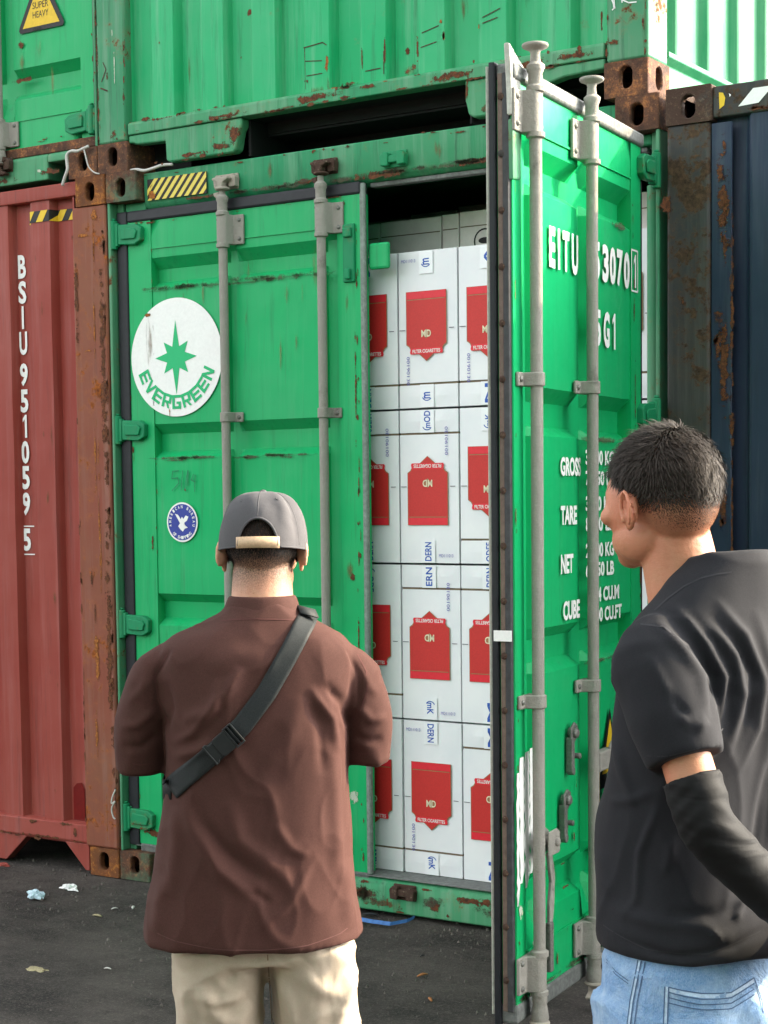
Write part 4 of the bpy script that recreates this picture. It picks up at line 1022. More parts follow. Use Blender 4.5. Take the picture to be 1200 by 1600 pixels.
mb = MB(); flat_poly(mb, [(-.484, 3.556), (-.274, 3.556), (-.379, 3.745)], g(.0058)); link('triangle_field', mb, 'yellow', t_, fixn=False)
mb = MB(); put_text(mb, 'SUPER', -.425, -.335, 3.628, 3.655, g(.0066)); put_text(mb, 'HEAVY', -.425, -.335, 3.590, 3.617, g(.0066)); tag(link('triangle_lettering', mb, 'black', t_, fixn=False), kind='stuff')
decals(dr, 'rust_bloom', [(-.497, 3.492, .062, .062)], g(.0052)); decals(dr, 'rust_run', [(-.495, 3.42, .04, .12), (-.40, 3.45, .05, .2), (-.32, 3.3, .04, .2)], g(.0050), 'rust_stain')
decals(dr, 'rust_bloom', [(-.50, 3.350, .22, .03), (-.085, 3.35, .02, .5), (-.3, 3.072, .4, .02)], g(-.004)); 
mb = MB(); mb.box(-1.165+W-.034, W-.036, .030, .043, .128, .168); link('door_gasket', mb, 'rust_strip', upl, .004)
decals(upl, 'rust_bloom', [(W-.30, .05, .25, .05), (W-.60, .04, .4, .05), (W-.12, .10, .2, .03)], lambda u, v: (u, .0262, v)); decals(upl, 'pale_scuff', [(W-.35, .062, .05, .03)], lambda u, v: (u, .0264, v), 'sticker_residue')
cam_keeper(W-.034-.52, .105, y=.028, mat='cast_dark', parent=upl)

# ================================================================== red container
red = container('shipping_container', (-2.4405, -.004, 0), 'oxide red container with white vertical lettering and rusty corner post', 'containers of the bottom tier',
    dict(casting=('cast_orange', 'cast_orange'), side='red', post=('red_post', 'red_post'), post_w=.190, doors=False, side_vis=False))
D2 = end_frame(red, dict(post_w=.190, panel='red', phase=2.0025, period=.2405, flat=.108, slope=.016, depth=.038, zb=.185, zt=2.830, hdr='red'))
mb = MB(); mb.prism([(.008, .205), (.006, .132), (.018, .118), (.060, .118), (.060, .212)], 'x', .18, W-.18); link('bottom_rail', mb, 'red', red, .005, smooth=35)
for a, b in ((.30, .66), (1.19, 1.40), (1.52, 1.75),):
    pass
mb = MB(); mb.prism([(2.245, .125), (2.12, .125), (2.24, .010), (2.262, .010), (2.262, .125)], 'y', .012, .060); link('bottom_rail_gusset', mb, 'red', red, .004)
mb = MB(); mb.prism([(1.45, .125), (1.90, .125), (1.77, .008), (1.50, .008)], 'y', .012, .060); link('bottom_rail_gusset', mb, 'red', red, .004)
X = lambda x: x+2.4405
proud = .0535
fRd = lambda off=.0: (lambda u, v: (X(u), proud-off, v))
mb = MB(); zt = 2.630; letters = 'BSIU'; step = .1116
def ch(c, z0, h_=.100, uw=.046, uc=-.500): 
    ww = {'I': .012, '1': .024}.get(c, uw); put_text(mb, c, uc-ww/2, uc+ww/2, z0, z0+h_, fRd(), .035)
for c, zt_, zb_ in (('B', 2.621, 2.522), ('S', 2.511, 2.415), ('I', 2.405, 2.308), ('U', 2.297, 2.198), ('9', 2.163, 2.066), ('5', 2.052, 1.953), ('1', 1.944, 1.846), ('0', 1.833, 1.735), ('5', 1.725, 1.625), ('9', 1.612, 1.513), ('5', 1.457, 1.360)):
    ch(c, zb_, zt_-zb_, uc=-.5290-(2.6-zt_)*.0085)
for a, b, c, d in ((-.572, -.494, 1.464, 1.469), (-.572, -.494, 1.343, 1.348), (-.572, -.567, 1.343, 1.469)):
    mb.add([(X(a), proud, c), (X(b), proud, c), (X(b), proud, d), (X(a), proud, d)], [(0, 1, 2, 3)])
link_each('letter', mb, 'white', red)
# hazard tape following the corrugation under the top rail
mb = MB(); mk = MB()
def tapeface(m_, pts):
    """pts (x world, z) polygon laid on the sheet, cut at the folds"""
    xs = sorted({p[0] for p in pts}); 
    brk = sorted({b for b in [min(xs), max(xs)]+[X_-2.4405 for X_ in np.arange(2.0025-.2405*3, 2.4, .2405) for X_ in (X_, X_+.108, X_+.124, X_+.2245)] if min(xs) <= b <= max(xs)})
    for a, b in zip(brk[:-1], brk[1:]):
        P = clip(clip(pts, lambda q: q[0]-a, 0), lambda q: b-q[0], 0)
        if len(P) > 2: m_.add([(X(x), .0185+D2(X(x))-(.0018 if m_ is mb else .0010), z) for x, z in P], [tuple(range(len(P)))])
tapeface(mk, [(-.478, 2.742), (-.200, 2.742), (-.200, 2.788), (-.478, 2.788)])
for a in (-.480, -.405, -.330, -.255): tapeface(mb, clip(clip([(a, 2.742), (a+.038, 2.742), (a+.068, 2.788), (a+.030, 2.788)], lambda q: q[0]+.478, 0), lambda q: -.200-q[0], 0))
tp = link('hazard_plate', mk, 'black', red, fixn=False); link_each('hazard_stripe', mb, 'yellow', tp)
fr = lambda u, v: (X(u), .0030-.0015, v)
decals(red, 'rust_light', [(-.100, .92, .035, .30), (-.112, .60, .030, .34), (-.085, 1.75, .012, .5), (-.075, 2.3, .014, .5), (-.12, 2.66, .10, .02), (-.11, 2.19, .09, .02), (-.06, 2.75, .06, .12)], fr)
decals(red, 'rust_bloom', [(-.030, 2.1, .05, 1.4), (-.030, 1.0, .05, 1.3), (-.12, 1.25, .02, .20), (-.105, 1.10, .015, .15), (-.17, 2.4, .03, .5)], lambda u, v: (X(u), .0012, v))
fr2 = lambda u, v: (X(u), .0050, v)
decals(red, 'rust_bloom', [(-.51, .195, .10, .03), (-.30, .20, .14, .025), (-.42, .135, .3, .02), (-.25, .17, .03, .06)], fr2)
mb = MB()
mb.add([(X(-.300), .0530, .212), (X(-.236), .0530, .212), (X(-.236), .0530, .345), (X(-.250), .0530, .375), (X(-.280), .0530, .37), (X(-.300), .0530, .35)], [(0, 1, 2, 3, 4, 5)])
MAT['fresh_red'] = plain('glossy_fresh_red_paint', (.17, .012, .010), .25, .1, 44, 20); link('fresh_paint_patch', mb, 'fresh_red', red, fixn=False)

# ================================================================== blue container
blue = container('shipping_container', (2.462, -.006, 0), 'navy blue container with rust-eaten corner post behind the man in black', 'containers of the bottom tier',
    dict(casting=('cast_dark', 'cast_dark'), side='blue', post=('blue_post', 'blue_post'), post_w=.157, doors=False, side_vis=False))
Db = end_frame(blue, dict(post_w=.157, panel='blue', phase=.286-.25, period=.25, flat=.110, slope=.018, depth=.036, zb=.19, zt=2.79, hdr='blue_post'))
mb = MB(); mb.prism([(.008, .190), (.008, .03), (.060, .03), (.060, .20)], 'x', .163, W-.163); link('bottom_rail', mb, 'blue', blue, .005)
mb = MB(); mb.box(.157, .228, .012, .020, .19, 2.77); link('weld_plate', mb, 'blue', blue, .003)
fb = lambda u, v: (u-2.462, .0095, v)
decals(blue, 'rust_bloom', [(2.692, 2.2, .022, 1.1), (2.694, 1.4, .014, 1.3), (2.66, 2.5, .07, .5), (2.665, 2.0, .05, .5)], fb)
mb = MB(); fb2 = lambda u, v: (u-2.462, .0085, v)
flat_poly(mb, [(2.646, 2.865), (2.660, 2.862), (2.668, 2.845), (2.664, 2.822), (2.648, 2.812)], fb2); link('hazard_stripe', mb, 'yellow', blue, fixn=False)
mb = MB(); flat_poly(mb, [(2.712, 2.812), (2.780, 2.815), (2.830, 2.863), (2.762, 2.863)], fb2); flat_poly(mb, [(2.90, 2.815), (2.97, 2.815), (3.02, 2.863), (2.95, 2.863)], fb2); flat_poly(mb, [(2.680, 2.858), (2.688, 2.852), (2.683, 2.846)], fb2); link_each('hazard_stripe', mb, 'white', blue)

# ================================================================== cords and litter
def cord(name, pts, r, mat, label, cat):
    P = []
    pts = [Vector(p) for p in pts]
    for i in range(len(pts)-1):
        p0, p1, p2, p3 = pts[max(i-1, 0)], pts[i], pts[i+1], pts[min(i+2, len(pts)-1)]
        for k in range(5):
            t = k/5; P.append(.5*((2*p1)+(p2-p0)*t+(2*p0-5*p1+4*p2-p3)*t*t+(3*p1-p0-3*p2+p3)*t**3))
    P.append(pts[-1]); mb = MB(); mb.tube(P, r, 6); o = link(name, mb, mat, smooth=True); return tag(o, label, cat)
MAT['string'] = plain('dirty_white_string', (.55, .54, .50), .8, .4, 50, 200)
MAT['plastic_blue'] = plain('pale_blue_plastic', (.50, .66, .74), .3, .2, 51, 60)
MAT['leaf'] = plain('dry_orange_leaf', (.34, .14, .05), .7, .2, 52, 90)
MAT['fibre'] = plain('dry_fibre', (.40, .34, .20), .8, .4, 53, 200, var=.6)
MAT['strap_blue'] = plain('blue_packing_strap', (.05, .16, .42), .4, .1, 54, 60)
cord('string', [(-.225, -.012, 2.872), (-.205, -.016, 2.905), (-.186, -.02, 2.935), (-.190, -.02, 2.985), (-.165, -.02, 3.003), (-.130, -.018, 3.000), (-.095, -.016, 3.008), (-.075, -.012, 3.014)], .0065, 'string', 'thick dirty white string hanging over the rusty corner castings', 'string')
cord('string', [(-.100, -.015, 3.010), (-.085, -.02, 2.975), (-.070, -.02, 2.930), (-.045, -.015, 2.905), (-.020, -.012, 2.897)], .003, 'string', 'thin white string dangling from the upper castings', 'string')
cord('string', [(.115, .02, 2.9), (.16, .015, 2.898), (.20, .012, 2.889), (.245, .012, 2.893), (.29, .014, 2.900), (.34, .02, 2.899)], .006, 'string', 'white string lying along the top of the striped header', 'string')
cord('string', [(-.006, -.01, .375), (-.022, -.014, .34), (-.026, -.014, .315), (-.008, -.014, .325), (-.026, -.014, .295), (-.022, -.012, .262), (-.012, -.01, .25)], .0032, 'string', 'short white string caught in the gap between red and green containers', 'string')
def cz(x, y): return -.004
mb = MB()
P = [Vector((1.22, -.12, .012)), Vector((1.33, -.125, .008)), Vector((1.42, -.115, .006)), Vector((1.455, -.06, .010)), Vector((1.465, -.01, .016))]
Q = []
for i in range(len(P)-1):
    for k in range(6): Q.append(P[i].lerp(P[i+1], k/6))
mb2 = MB()
for i in range(len(Q)-1):
    a, b = Q[i], Q[i+1]; mb2.add([a+Vector((0, -.004, .0)), a+Vector((0, .006, .012)), b+Vector((0, .006, .012)), b+Vector((0, -.004, 0))], [(0, 1, 2, 3)])
o = link('packing_strap', mb2, 'strap_blue'); m_ = o.modifiers.new('solidify', 'SOLIDIFY'); m_.thickness = .0012; tag(o, 'bright blue plastic packing strap lying on the tarmac before the sill', 'packing strap')
def crumple(name, loc, sx, sy, sz, mat, label, cat, seed, n=14):
    bm = bmesh.new(); bmesh.ops.create_icosphere(bm, subdivisions=3, radius=1)
    for v in bm.verts:
        q = v.co*1.7+Vector((seed, 0, 0)); k = 1+mnoise.noise(q)*.55+mnoise.noise(q*3)*.3
        v.co = Vector((v.co.x*sx*k, v.co.y*sy*k, max(-.15, v.co.z)*sz*k))
    me = bpy.data.meshes.new(name); bm.to_mesh(me); bm.free(); me.materials.append(MAT[mat]); o = bpy.data.objects.new(name, me); COL.objects.link(o); o.location = loc
    return tag(o, label, cat)
crumple('crumpled_plastic', (-.055, -.440, .004), .036, .022, .026, 'plastic_blue', 'crumpled pale blue plastic scrap on the tarmac near the red container', 'litter', 1)
crumple('paper_scrap', (-.050, -.250, .0), .044, .014, .020, 'white', 'white paper scrap lying before the rusty bottom castings', 'litter', 2.4)
crumple('dry_husk', (.724, -1.222, .0), .046, .026, .010, 'fibre', 'flat piece of dry yellowish fibre on the tarmac', 'litter', 5)
crumple('red_rag', (-.62, -.06, .0), .035, .015, .010, 'red', 'small red rag by the red container bottom rail', 'litter', 6)
for k, (x, y, s_, m_, lb) in enumerate([(.375, -.546, .022, 'fibre', 'curled tan wood chip on the tarmac left of the brown shirt'), (.355, -.427, .014, 'string', 'thin white paper sliver nearest the green corner casting'), (.403, -.375, .020, 'string', 'long white paper sliver just below the green corner casting'), (.919, -1.086, .014, 'string', 'small whitish cigarette stub on the open tarmac'),
        (1.867, -.607, .022, 'leaf', 'orange dry leaf on the tarmac beside the khaki trousers'), (2.035, -.829, .020, 'leaf', 'orange dry leaf lower down near the open door edge'), (1.257, .0, .028, 'gasket', 'dark twisted scrap in the shade under the sill'), (1.74, -.404, .012, 'gasket', 'small black pebble-like scrap on the tarmac')]):
    mb = MB(); n = 6; a0 = k*1.1
    up = [Vector((x+math.cos(a0)*s_*(t-.5)*2, y+math.sin(a0)*s_*(t-.5)*2, .004+.006*math.sin(PI*t))) for t in [i/n for i in range(n+1)]]
    mb.tube(up, [s_*.10+s_*.22*math.sin(PI*(i+.4)/(n+.8)) for i in range(n+1)], 6)
    o = link('litter_scrap', mb, m_, smooth=True); o.scale = (1, 1, .6); tag(o, lb, 'litter')

# unseen container stacks added right of and behind the camera to shape fill light
for k, (x0, x1, y0, y1, n, m_) in enumerate([(8.6, 11.1, -16.0, -3.6, 3, 'blue'), (-6.5, 5.7, -21.0, -18.5, 2, 'red')]):
    for j in range(n):
        mb = MB(); mb.box(x0, x1, y0, y1, j*2.9, j*2.9+2.88); tag(link('light_shaping_stack', mb, m_ if j % 2 == 0 else 'green_end', None, .03), kind='structure')

# wear along edges
edge_wear(upper, lambda u, v: (U(u), .0020, V(v)), (.13, 3.086), (2.23, 3.084), 16, 1, ln=(.03, .16))
edge_wear(upper, lambda u, v: (U(u), .0018, V(v)), (.13, 3.042), (2.23, 3.040), 22, 2, ln=(.03, .22), wd=(.008, .022))
edge_wear(upper, lambda u, v: (U(u), .0080, V(v)), (.14, 2.915), (.66, 2.910), 8, 3); edge_wear(upper, lambda u, v: (U(u), .0080, V(v)), (1.72, 2.91), (2.05, 2.91), 5, 4)
edge_wear(upper, lambda u, v: (U(u), .0016, V(v)), (-.034, 3.02), (-.030, 3.55), 14, 5, wd=(.008, .018), ln=(.03, .14)); edge_wear(upper, lambda u, v: (U(u), .0014, V(v)), (.108, 3.03), (.112, 3.5), 10, 6, wd=(.006, .016))
edge_wear(upper, lambda u, v: (U(u), .0012, V(v)), (2.385, 3.02), (2.388, 3.3), 8, 7, wd=(.008, .02)); edge_wear(upper, lambda u, v: (U(u), .0010, V(v)), (2.25, 3.03), (2.25, 3.3), 6, 8, wd=(.006, .016))
edge_wear(opened, lambda u, v: (u, .0432, v), (.5, 2.762), (2.2, 2.760), 34, 9, 'dirt_line', wd=(.012, .03), ln=(.08, .3), name='dirt_run')
edge_wear(opened, lambda u, v: (u, .0428, v), (.17, 2.875), (2.2, 2.876), 20, 10, wd=(.005, .014))
edge_wear(opened, lambda u, v: (u, .0264, v), (.17, .118), (2.2, .120), 16, 11, ln=(.04, .2)); edge_wear(opened, lambda u, v: (u, .0262, v), (.17, .030), (2.2, .030), 18, 12, ln=(.04, .2)); edge_wear(opened, lambda u, v: (u, .0260, v), (.9, .07), (2.0, .07), 10, 13, 'dirt_line', wd=(.04, .08), ln=(.1, .3), name='dirt_run')
edge_wear(ld, fL(.0050), (.204, .2), (.206, 2.6), 16, 14, wd=(.004, .010), ln=(.02, .10)); edge_wear(ld, fL(.0052), (1.196, .2), (1.200, 2.65), 26, 15, wd=(.005, .014), ln=(.03, .16)); edge_wear(ld, fL(.0048), (.08, .2), (.078, 2.6), 12, 16, wd=(.005, .012))
edge_wear(ld, fL(.0046), (.21, 2.418), (1.10, 2.420), 12, 17, 'dirt_line', wd=(.012, .03), ln=(.08, .3), name='dirt_run'); edge_wear(ld, fL(.0046), (.21, 1.738), (1.10, 1.740), 8, 18, 'dirt_line', wd=(.01, .02), ln=(.08, .25), name='dirt_run')
edge_wear(ld, fL(.0054), (.10, 2.69), (1.19, 2.69), 12, 19, wd=(.006, .014)); edge_wear(ld, fL(.0044), (.25, 2.25), (1.1, 2.25), 9, 20, 'rust_run', wd=(.10, .3), ln=(.02, .05), jit=.12, name='rust_stain')
edge_wear(rd, fR(.0050), (.10, .165), (1.10, .160), 14, 21, 'dirt_line', wd=(.012, .03), ln=(.08, .3), name='dirt_run'); edge_wear(rd, fR(.0052), (.175, .2), (.176, 2.6), 14, 22, wd=(.004, .010)); edge_wear(rd, fR(.0054), (1.155, .2), (1.155, 2.6), 14, 23, wd=(.004, .010))
edge_wear(rd, fR(.0056), (.3, .95), (.95, .25), 12, 24, wd=(.03, .10), ln=(.008, .014), jit=.12)
edge_wear(dr, g(.0052), (-.60, 3.085), (-.10, 3.085), 8, 25, wd=(.006, .014)); edge_wear(dr, g(.0054), (-.092, 3.1), (-.090, 3.6), 12, 26, wd=(.006, .02))
edge_wear(red, lambda u, v: (X(u), .0026, v), (-.018, .15), (-.016, 2.75), 40, 27, wd=(.010, .03), ln=(.05, .25)); edge_wear(red, lambda u, v: (X(u), .0024, v), (-.182, .15), (-.180, 2.75), 16, 28, wd=(.005, .012), ln=(.04, .2))
edge_wear(red, lambda u, v: (X(u), .0022, v), (-.07, .2), (-.07, 2.7), 14, 29, 'rust_light', wd=(.004, .012), ln=(.06, .4)); edge_wear(red, lambda u, v: (X(u), .0048, v), (-.95, .130), (-.22, .130), 12, 30)
edge_wear(red, lambda u, v: (X(u), .0170, v), (-.38, .3), (-.38, 2.7), 9, 31, 'rust_run', wd=(.01, .03), ln=(.06, .25), jit=.02, name='rust_stain')
edge_wear(blue, lambda u, v: (u-2.462, .0090, v), (2.66, .4), (2.66, 2.75), 20, 32, wd=(.02, .06), ln=(.06, .3), jit=.015); edge_wear(blue, lambda u, v: (u-2.462, .0024, v), (2.56, .3), (2.56, 2.75), 16, 33, wd=(.03, .08), ln=(.06, .3), jit=.035)
edge_wear(blue, lambda u, v: (u-2.462, .0075, v), (2.66, 2.80), (3.1, 2.80), 12, 34, ln=(.05, .15))
# ================================================================== people
def R2(a): return Matrix.Rotation(a, 3, 'Z')
def loft(rings, n=40):
    """rings: (z, cx, cy, ax, yf, yb, e) superellipse cross sections (yf to +Y, yb to -Y); returns closed mesh"""
    mb = MB()
    for (z, cx, cy, ax, yf, yb, e) in rings:
        for k in range(n):
            t = 2*PI*k/n; c, s = math.cos(t), math.sin(t)
            x = ax*math.copysign(abs(c)**(2/e), c); y = (yf if s > 0 else yb)*math.copysign(abs(s)**(2/e), s)
            mb.v.append((cx+x, cy+y, z if not hasattr(z, '__call__') else z(x, y)))
    m = len(rings)
    mb.f += [(i*n+k, i*n+(k+1) % n, (i+1)*n+(k+1) % n, (i+1)*n+k) for i in range(m-1) for k in range(n)]
    mb.f += [tuple(range(n-1, -1, -1)), tuple(range((m-1)*n, m*n))]
    return mb
def catmull(rings, sub=4):
    out = []; R_ = [np.array(r, float) for r in rings]
    for i in range(len(R_)-1):
        p0, p1, p2, p3 = R_[max(i-1, 0)], R_[i], R_[i+1], R_[min(i+2, len(R_)-1)]
        for k in range(sub):
            t = k/sub; out.append(.5*((2*p1)+(p2-p0)*t+(2*p0-5*p1+4*p2-p3)*t*t+(3*p1-p0-3*p2+p3)*t**3))
    out.append(R_[-1]); return [tuple(o) for o in out]
def capsule(pts, rad, n=20, flat=False):
    """tapered limb through joints with round ends; flat=(axis Vector, k) squashes sections"""
    P = [Vector(p) for p in pts]; Q = []; r = []
    for i in range(len(P)-1):
        for k in range(5):
            t = k/5; Q.append(P[i].lerp(P[i+1], t)); r.append(rad[i]*(1-t)+rad[i+1]*t)
    Q.append(P[-1]); r.append(rad[-1])
    for _ in range(2):
        Q = [Q[0]]+[(Q[i-1]+Q[i]*2+Q[i+1])/4 for i in range(1, len(Q)-1)]+[Q[-1]]
    d0 = (Q[0]-Q[1]).normalized(); d1 = (Q[-1]-Q[-2]).normalized()
    a = [(Q[0]+d0*r[0]*s, r[0]*math.sqrt(max(0.0004, 1-s*s))) for s in (1, .92, .72, .4)]
    b = [(Q[-1]+d1*r[-1]*s, r[-1]*math.sqrt(max(0.0004, 1-s*s))) for s in (.4, .72, .92, 1)]
    if flat is True: b = []
    if flat == 'start': a = []
    Q = [x[0] for x in a]+Q+[x[0] for x in b]; r = [x[1] for x in a]+r+[x[1] for x in b]
    mb = MB(); mb.tube(Q, r, n); return mb
def ellipsoid(c, rx, ry, rz, rot=None, n=24):
    mb = MB(); m = n//2
    for i in range(1, m):
        ph = PI*i/m
        for k in range(n):
            t = 2*PI*k/n; v = Vector((rx*math.sin(ph)*math.cos(t), ry*math.sin(ph)*math.sin(t), rz*math.cos(ph)))
            if rot is not None: v = rot @ v
            mb.v.append(tuple(v+Vector(c)))
    top = Vector((0, 0, rz)); bt = Vector((0, 0, -rz))
    if rot is not None: top = rot @ top; bt = rot @ bt
    a = len(mb.v); mb.v += [tuple(top+Vector(c)), tuple(bt+Vector(c))]
    mb.f += [(i*n+k, (i+1)*n+k, (i+1)*n+(k+1) % n, i*n+(k+1) % n) for i in range(m-2) for k in range(n)]
    mb.f += [(a, k, (k+1) % n) for k in range(n)]+[(a+1, (m-2)*n+(k+1) % n, (m-2)*n+k) for k in range(n)]
    return mb
def remesh(name, parts, voxel, smooth, mat, parent, disp=None, factor=.6, xf=None):
    """union of closed shapes by voxel remesh, smoothed, then displaced by disp(co, no)->co ; one continuous mesh"""
    mb = MB()
    for p in parts: mb.add(p.v, p.f)
    me = bpy.data.meshes.new('tmp'); me.from_pydata(mb.v, [], mb.f)
    bm = bmesh.new(); bm.from_mesh(me); bmesh.ops.recalc_face_normals(bm, faces=bm.faces); bm.to_mesh(me); bm.free()
    o = bpy.data.objects.new('tmp', me); COL.objects.link(o)
    m = o.modifiers.new('r', 'REMESH'); m.mode = 'VOXEL'; m.voxel_size = voxel; m.adaptivity = 0
    if smooth: s = o.modifiers.new('s', 'SMOOTH'); s.factor = factor; s.iterations = smooth
    dg = bpy.context.evaluated_depsgraph_get(); out = bpy.data.meshes.new_from_object(o.evaluated_get(dg))
    bpy.data.objects.remove(o); bpy.data.meshes.remove(me)
    out.name = name; out.materials.clear(); out.materials.append(MAT[mat] if isinstance(mat, str) else mat)
    if disp:
        n = len(out.vertices); co = np.empty(n*3); out.vertices.foreach_get('co', co); no = np.empty(n*3); out.vertex_normals.foreach_get('vector', no)
        co = disp(co.reshape(-1, 3), no.reshape(-1, 3)); out.vertices.foreach_set('co', co.ravel()); out.update()
    out.shade_smooth()
    ob = bpy.data.objects.new(name, out); COL.objects.link(ob); ob.parent = parent
    return ob
def fold_disp(folds, back=True, base=None, wk=1.0, ak=1.0):
    """folds: (polyline [(X,Z)..], width, amp[, taper]); acts on the side that faces -Y"""
    def f(co, no):
        co = co.copy(); X, Y, Z = co[:, 0], co[:, 1], co[:, 2]; tot = np.zeros(len(co))
        side = np.clip(-no[:, 1]*2+.35, 0, 1)
        for F in folds:
            P, wd, amp = F[:3]; wd = wd*wk; amp = amp*ak; best = np.full(len(co), 9.); tt = np.zeros(len(co)); L = 0
            seg = [math.hypot(b[0]-a[0], b[1]-a[1]) for a, b in zip(P[:-1], P[1:])]; T = sum(seg)
            for (a, b), sl in zip(zip(P[:-1], P[1:]), seg):
                dx, dz = b[0]-a[0], b[1]-a[1]; t = np.clip(((X-a[0])*dx+(Z-a[1])*dz)/(sl*sl), 0, 1)
                d = np.hypot(X-a[0]-dx*t, Z-a[1]-dz*t); m = d < best; best = np.where(m, d, best); tt = np.where(m, (L+t*sl)/T, tt); L += sl
            env = np.clip(np.minimum(tt, 1-tt)*4, 0, 1)**.7 if len(F) < 4 else np.clip((1-tt)*3, 0, 1)
            tot += amp*np.exp(-(best/wd)**2)*env*side
        if base is not None: tot = tot+base(co)
        return co+no*tot[:, None]
    return f
def vnoise(co, sc, amp, seed=0):
    return np.array([mnoise.noise((x*sc[0]+seed, y*sc[1], z*sc[2])) for x, y, z in co])*amp
def conform(name, bvh, P, width, off, mat, parent, thick=.002, ray=Vector((0, 1, 0)), start=-1.0, n=3, step=.006):
    """ribbon laid on a body: P = [(X, Z)...] centre line seen along +Y"""
    Q = [];
    for a, b in zip(P[:-1], P[1:]):
        L = math.hypot(b[0]-a[0], b[1]-a[1]); k = max(1, int(L/step))
        Q += [(a[0]+(b[0]-a[0])*i/k, a[1]+(b[1]-a[1])*i/k) for i in range(k)]
    Q.append(P[-1]); mb = MB(); rows = 0; last = None
    for i, q in enumerate(Q):
        a, b = Q[max(0, i-1)], Q[min(len(Q)-1, i+1)]; L = math.hypot(b[0]-a[0], b[1]-a[1])+1e-9; nx, nz = -(b[1]-a[1])/L, (b[0]-a[0])/L
        for j in range(n+1):
            s = (j/n-.5)*width; x, z = q[0]+nx*s, q[1]+nz*s
            h = bvh.ray_cast(Vector((x, start, z)), ray)
            if h[0] is None: y = last if last is not None else 0
            else: y = h[0].y
            last = y; mb.v.append((x, y-off, z))
        rows += 1
    # smooth along y
    m = n+1; ys = np.array([v[1] for v in mb.v]).reshape(rows, m)
    for _ in range(3):
        y2 = ys.copy(); y2[1:-1] = np.minimum(ys[1:-1], (ys[:-2]+ys[2:]+ys[1:-1]*2)/4) if width > .02 else (ys[:-2]+ys[2:]+ys[1:-1]*2)/4; ys = y2
    mb.v = [(v[0], ys.ravel()[i], v[2]) for i, v in enumerate(mb.v)]
    mb.f = [(i*m+j, i*m+j+1, (i+1)*m+j+1, (i+1)*m+j) for i in range(rows-1) for j in range(n)]
    o = link(name, mb, mat, parent, smooth=True, fixn=False)
    if thick: s = o.modifiers.new('solidify', 'SOLIDIFY'); s.thickness = thick; s.offset = -1 if False else 0
    return o
def bvh_of(*obs):
    V_, F_ = [], []
    for o in obs:
        k = len(V_); V_ += [tuple(v.co) for v in o.data.vertices]; F_ += [tuple(i+k for i in p.vertices) for p in o.data.polygons]
    return BVHTree.FromPolygons([Vector(v) for v in V_], F_)

# ---- fabrics, skin, hair
def cloth(name, col, col2, rough=.85, weave=900, heather=.35, seed=0, sheen=.3, crease=.3, csc=(4, 4, 2.6), fade=None):
    s = NT(name); h = s.noise(weave, 3, .8, seed=seed); g = s.noise(220, 6, .8, seed=seed+1); big = s.noise(5, 4, .55, seed=seed+2)
    c = s.mix(s.ramp(h, .35, .65), col, col2); c = s.mix(s.math('MULTIPLY', s.ramp(g, .4, .7), heather), c, tuple(v*.55 for v in col))
    c = s.mix(s.ramp(big, .35, .75, 0, .35), c, tuple(v*.7 for v in col))
    if fade: c = s.mix(s.ramp(s.noise(11, 6, .7, seed=seed+8), .46, .7), c, fade)
    n = s.bump(s.noise(1, 2.5, .5, mp=csc, seed=seed+4, dist=.5), crease, .06); n = s.bump(h, .25, .0008, n); n = s.bump(g, .2, .001, n)
    s.b.inputs['Sheen Weight'].default_value = sheen*.25; s.b.inputs['Sheen Roughness'].default_value = .5
    s.b.inputs['Sheen Tint'].default_value = (*[min(1, v*2+.2) for v in col2], 1)
    return s.out(c, rough, n, spec=.15)
MAT['brown_tee'] = cloth('brown_cotton', (.050, .020, .016), (.080, .035, .028), weave=700, seed=1, crease=.20)
MAT['black_tee'] = cloth('faded_black_cotton', (.012, .0125, .016), (.022, .022, .025), weave=800, seed=3, crease=.16, heather=.25, csc=(5, 5, 3))
MAT['black_sleeve'] = cloth('black_stretch_sleeve', (.005, .005, .0055), (.009, .009, .009), rough=.7, weave=1200, seed=4, crease=.22, csc=(5, 5, 16))
MAT['khaki'] = cloth('khaki_twill', (.40, .325, .245), (.48, .40, .31), weave=900, seed=5, crease=.45, heather=.15, csc=(7, 7, 7))
MAT['grey_cap'] = cloth('grey_cap_cotton', (.072, .070, .076), (.10, .096, .10), weave=900, seed=6, crease=.2, heather=.2, csc=(10, 10, 8))
MAT['webbing'] = cloth('black_webbing', (.012, .014, .015), (.028, .032, .032), rough=.6, weave=500, seed=7, crease=.05, heather=.2)
MAT['stitch_brown'] = plain('brown_stitching', (.075, .026, .022), .9, .1, 71)
MAT['stitch_brown2'] = plain('pale_brown_edge', (.095, .042, .036), .9, .1, 72)
MAT['stitch_black'] = plain('dark_grey_stitching', (.026, .026, .030), .9, .1, 73)
MAT['stitch_navy'] = plain('navy_stitching', (.075, .125, .22), .9, .1, 74)
MAT['seam_pale'] = plain('worn_pale_denim_seam', (.42, .55, .70), .9, .2, 75, 200)
MAT['khaki_dark'] = plain('khaki_dark_seam', (.24, .18, .12), .9, .1, 76)  # trouser seam line, darker than the twill
MAT['cap_strap'] = plain('tan_vinyl_strap', (.55, .38, .24), .45, .3, 77, 200)
MAT['plastic_black'] = plain('black_buckle_plastic', (.018, .020, .020), .35, .1, 78)
MAT['rubber_sole'] = plain('shoe_rubber', (.06, .06, .06), .7, .1, 79)
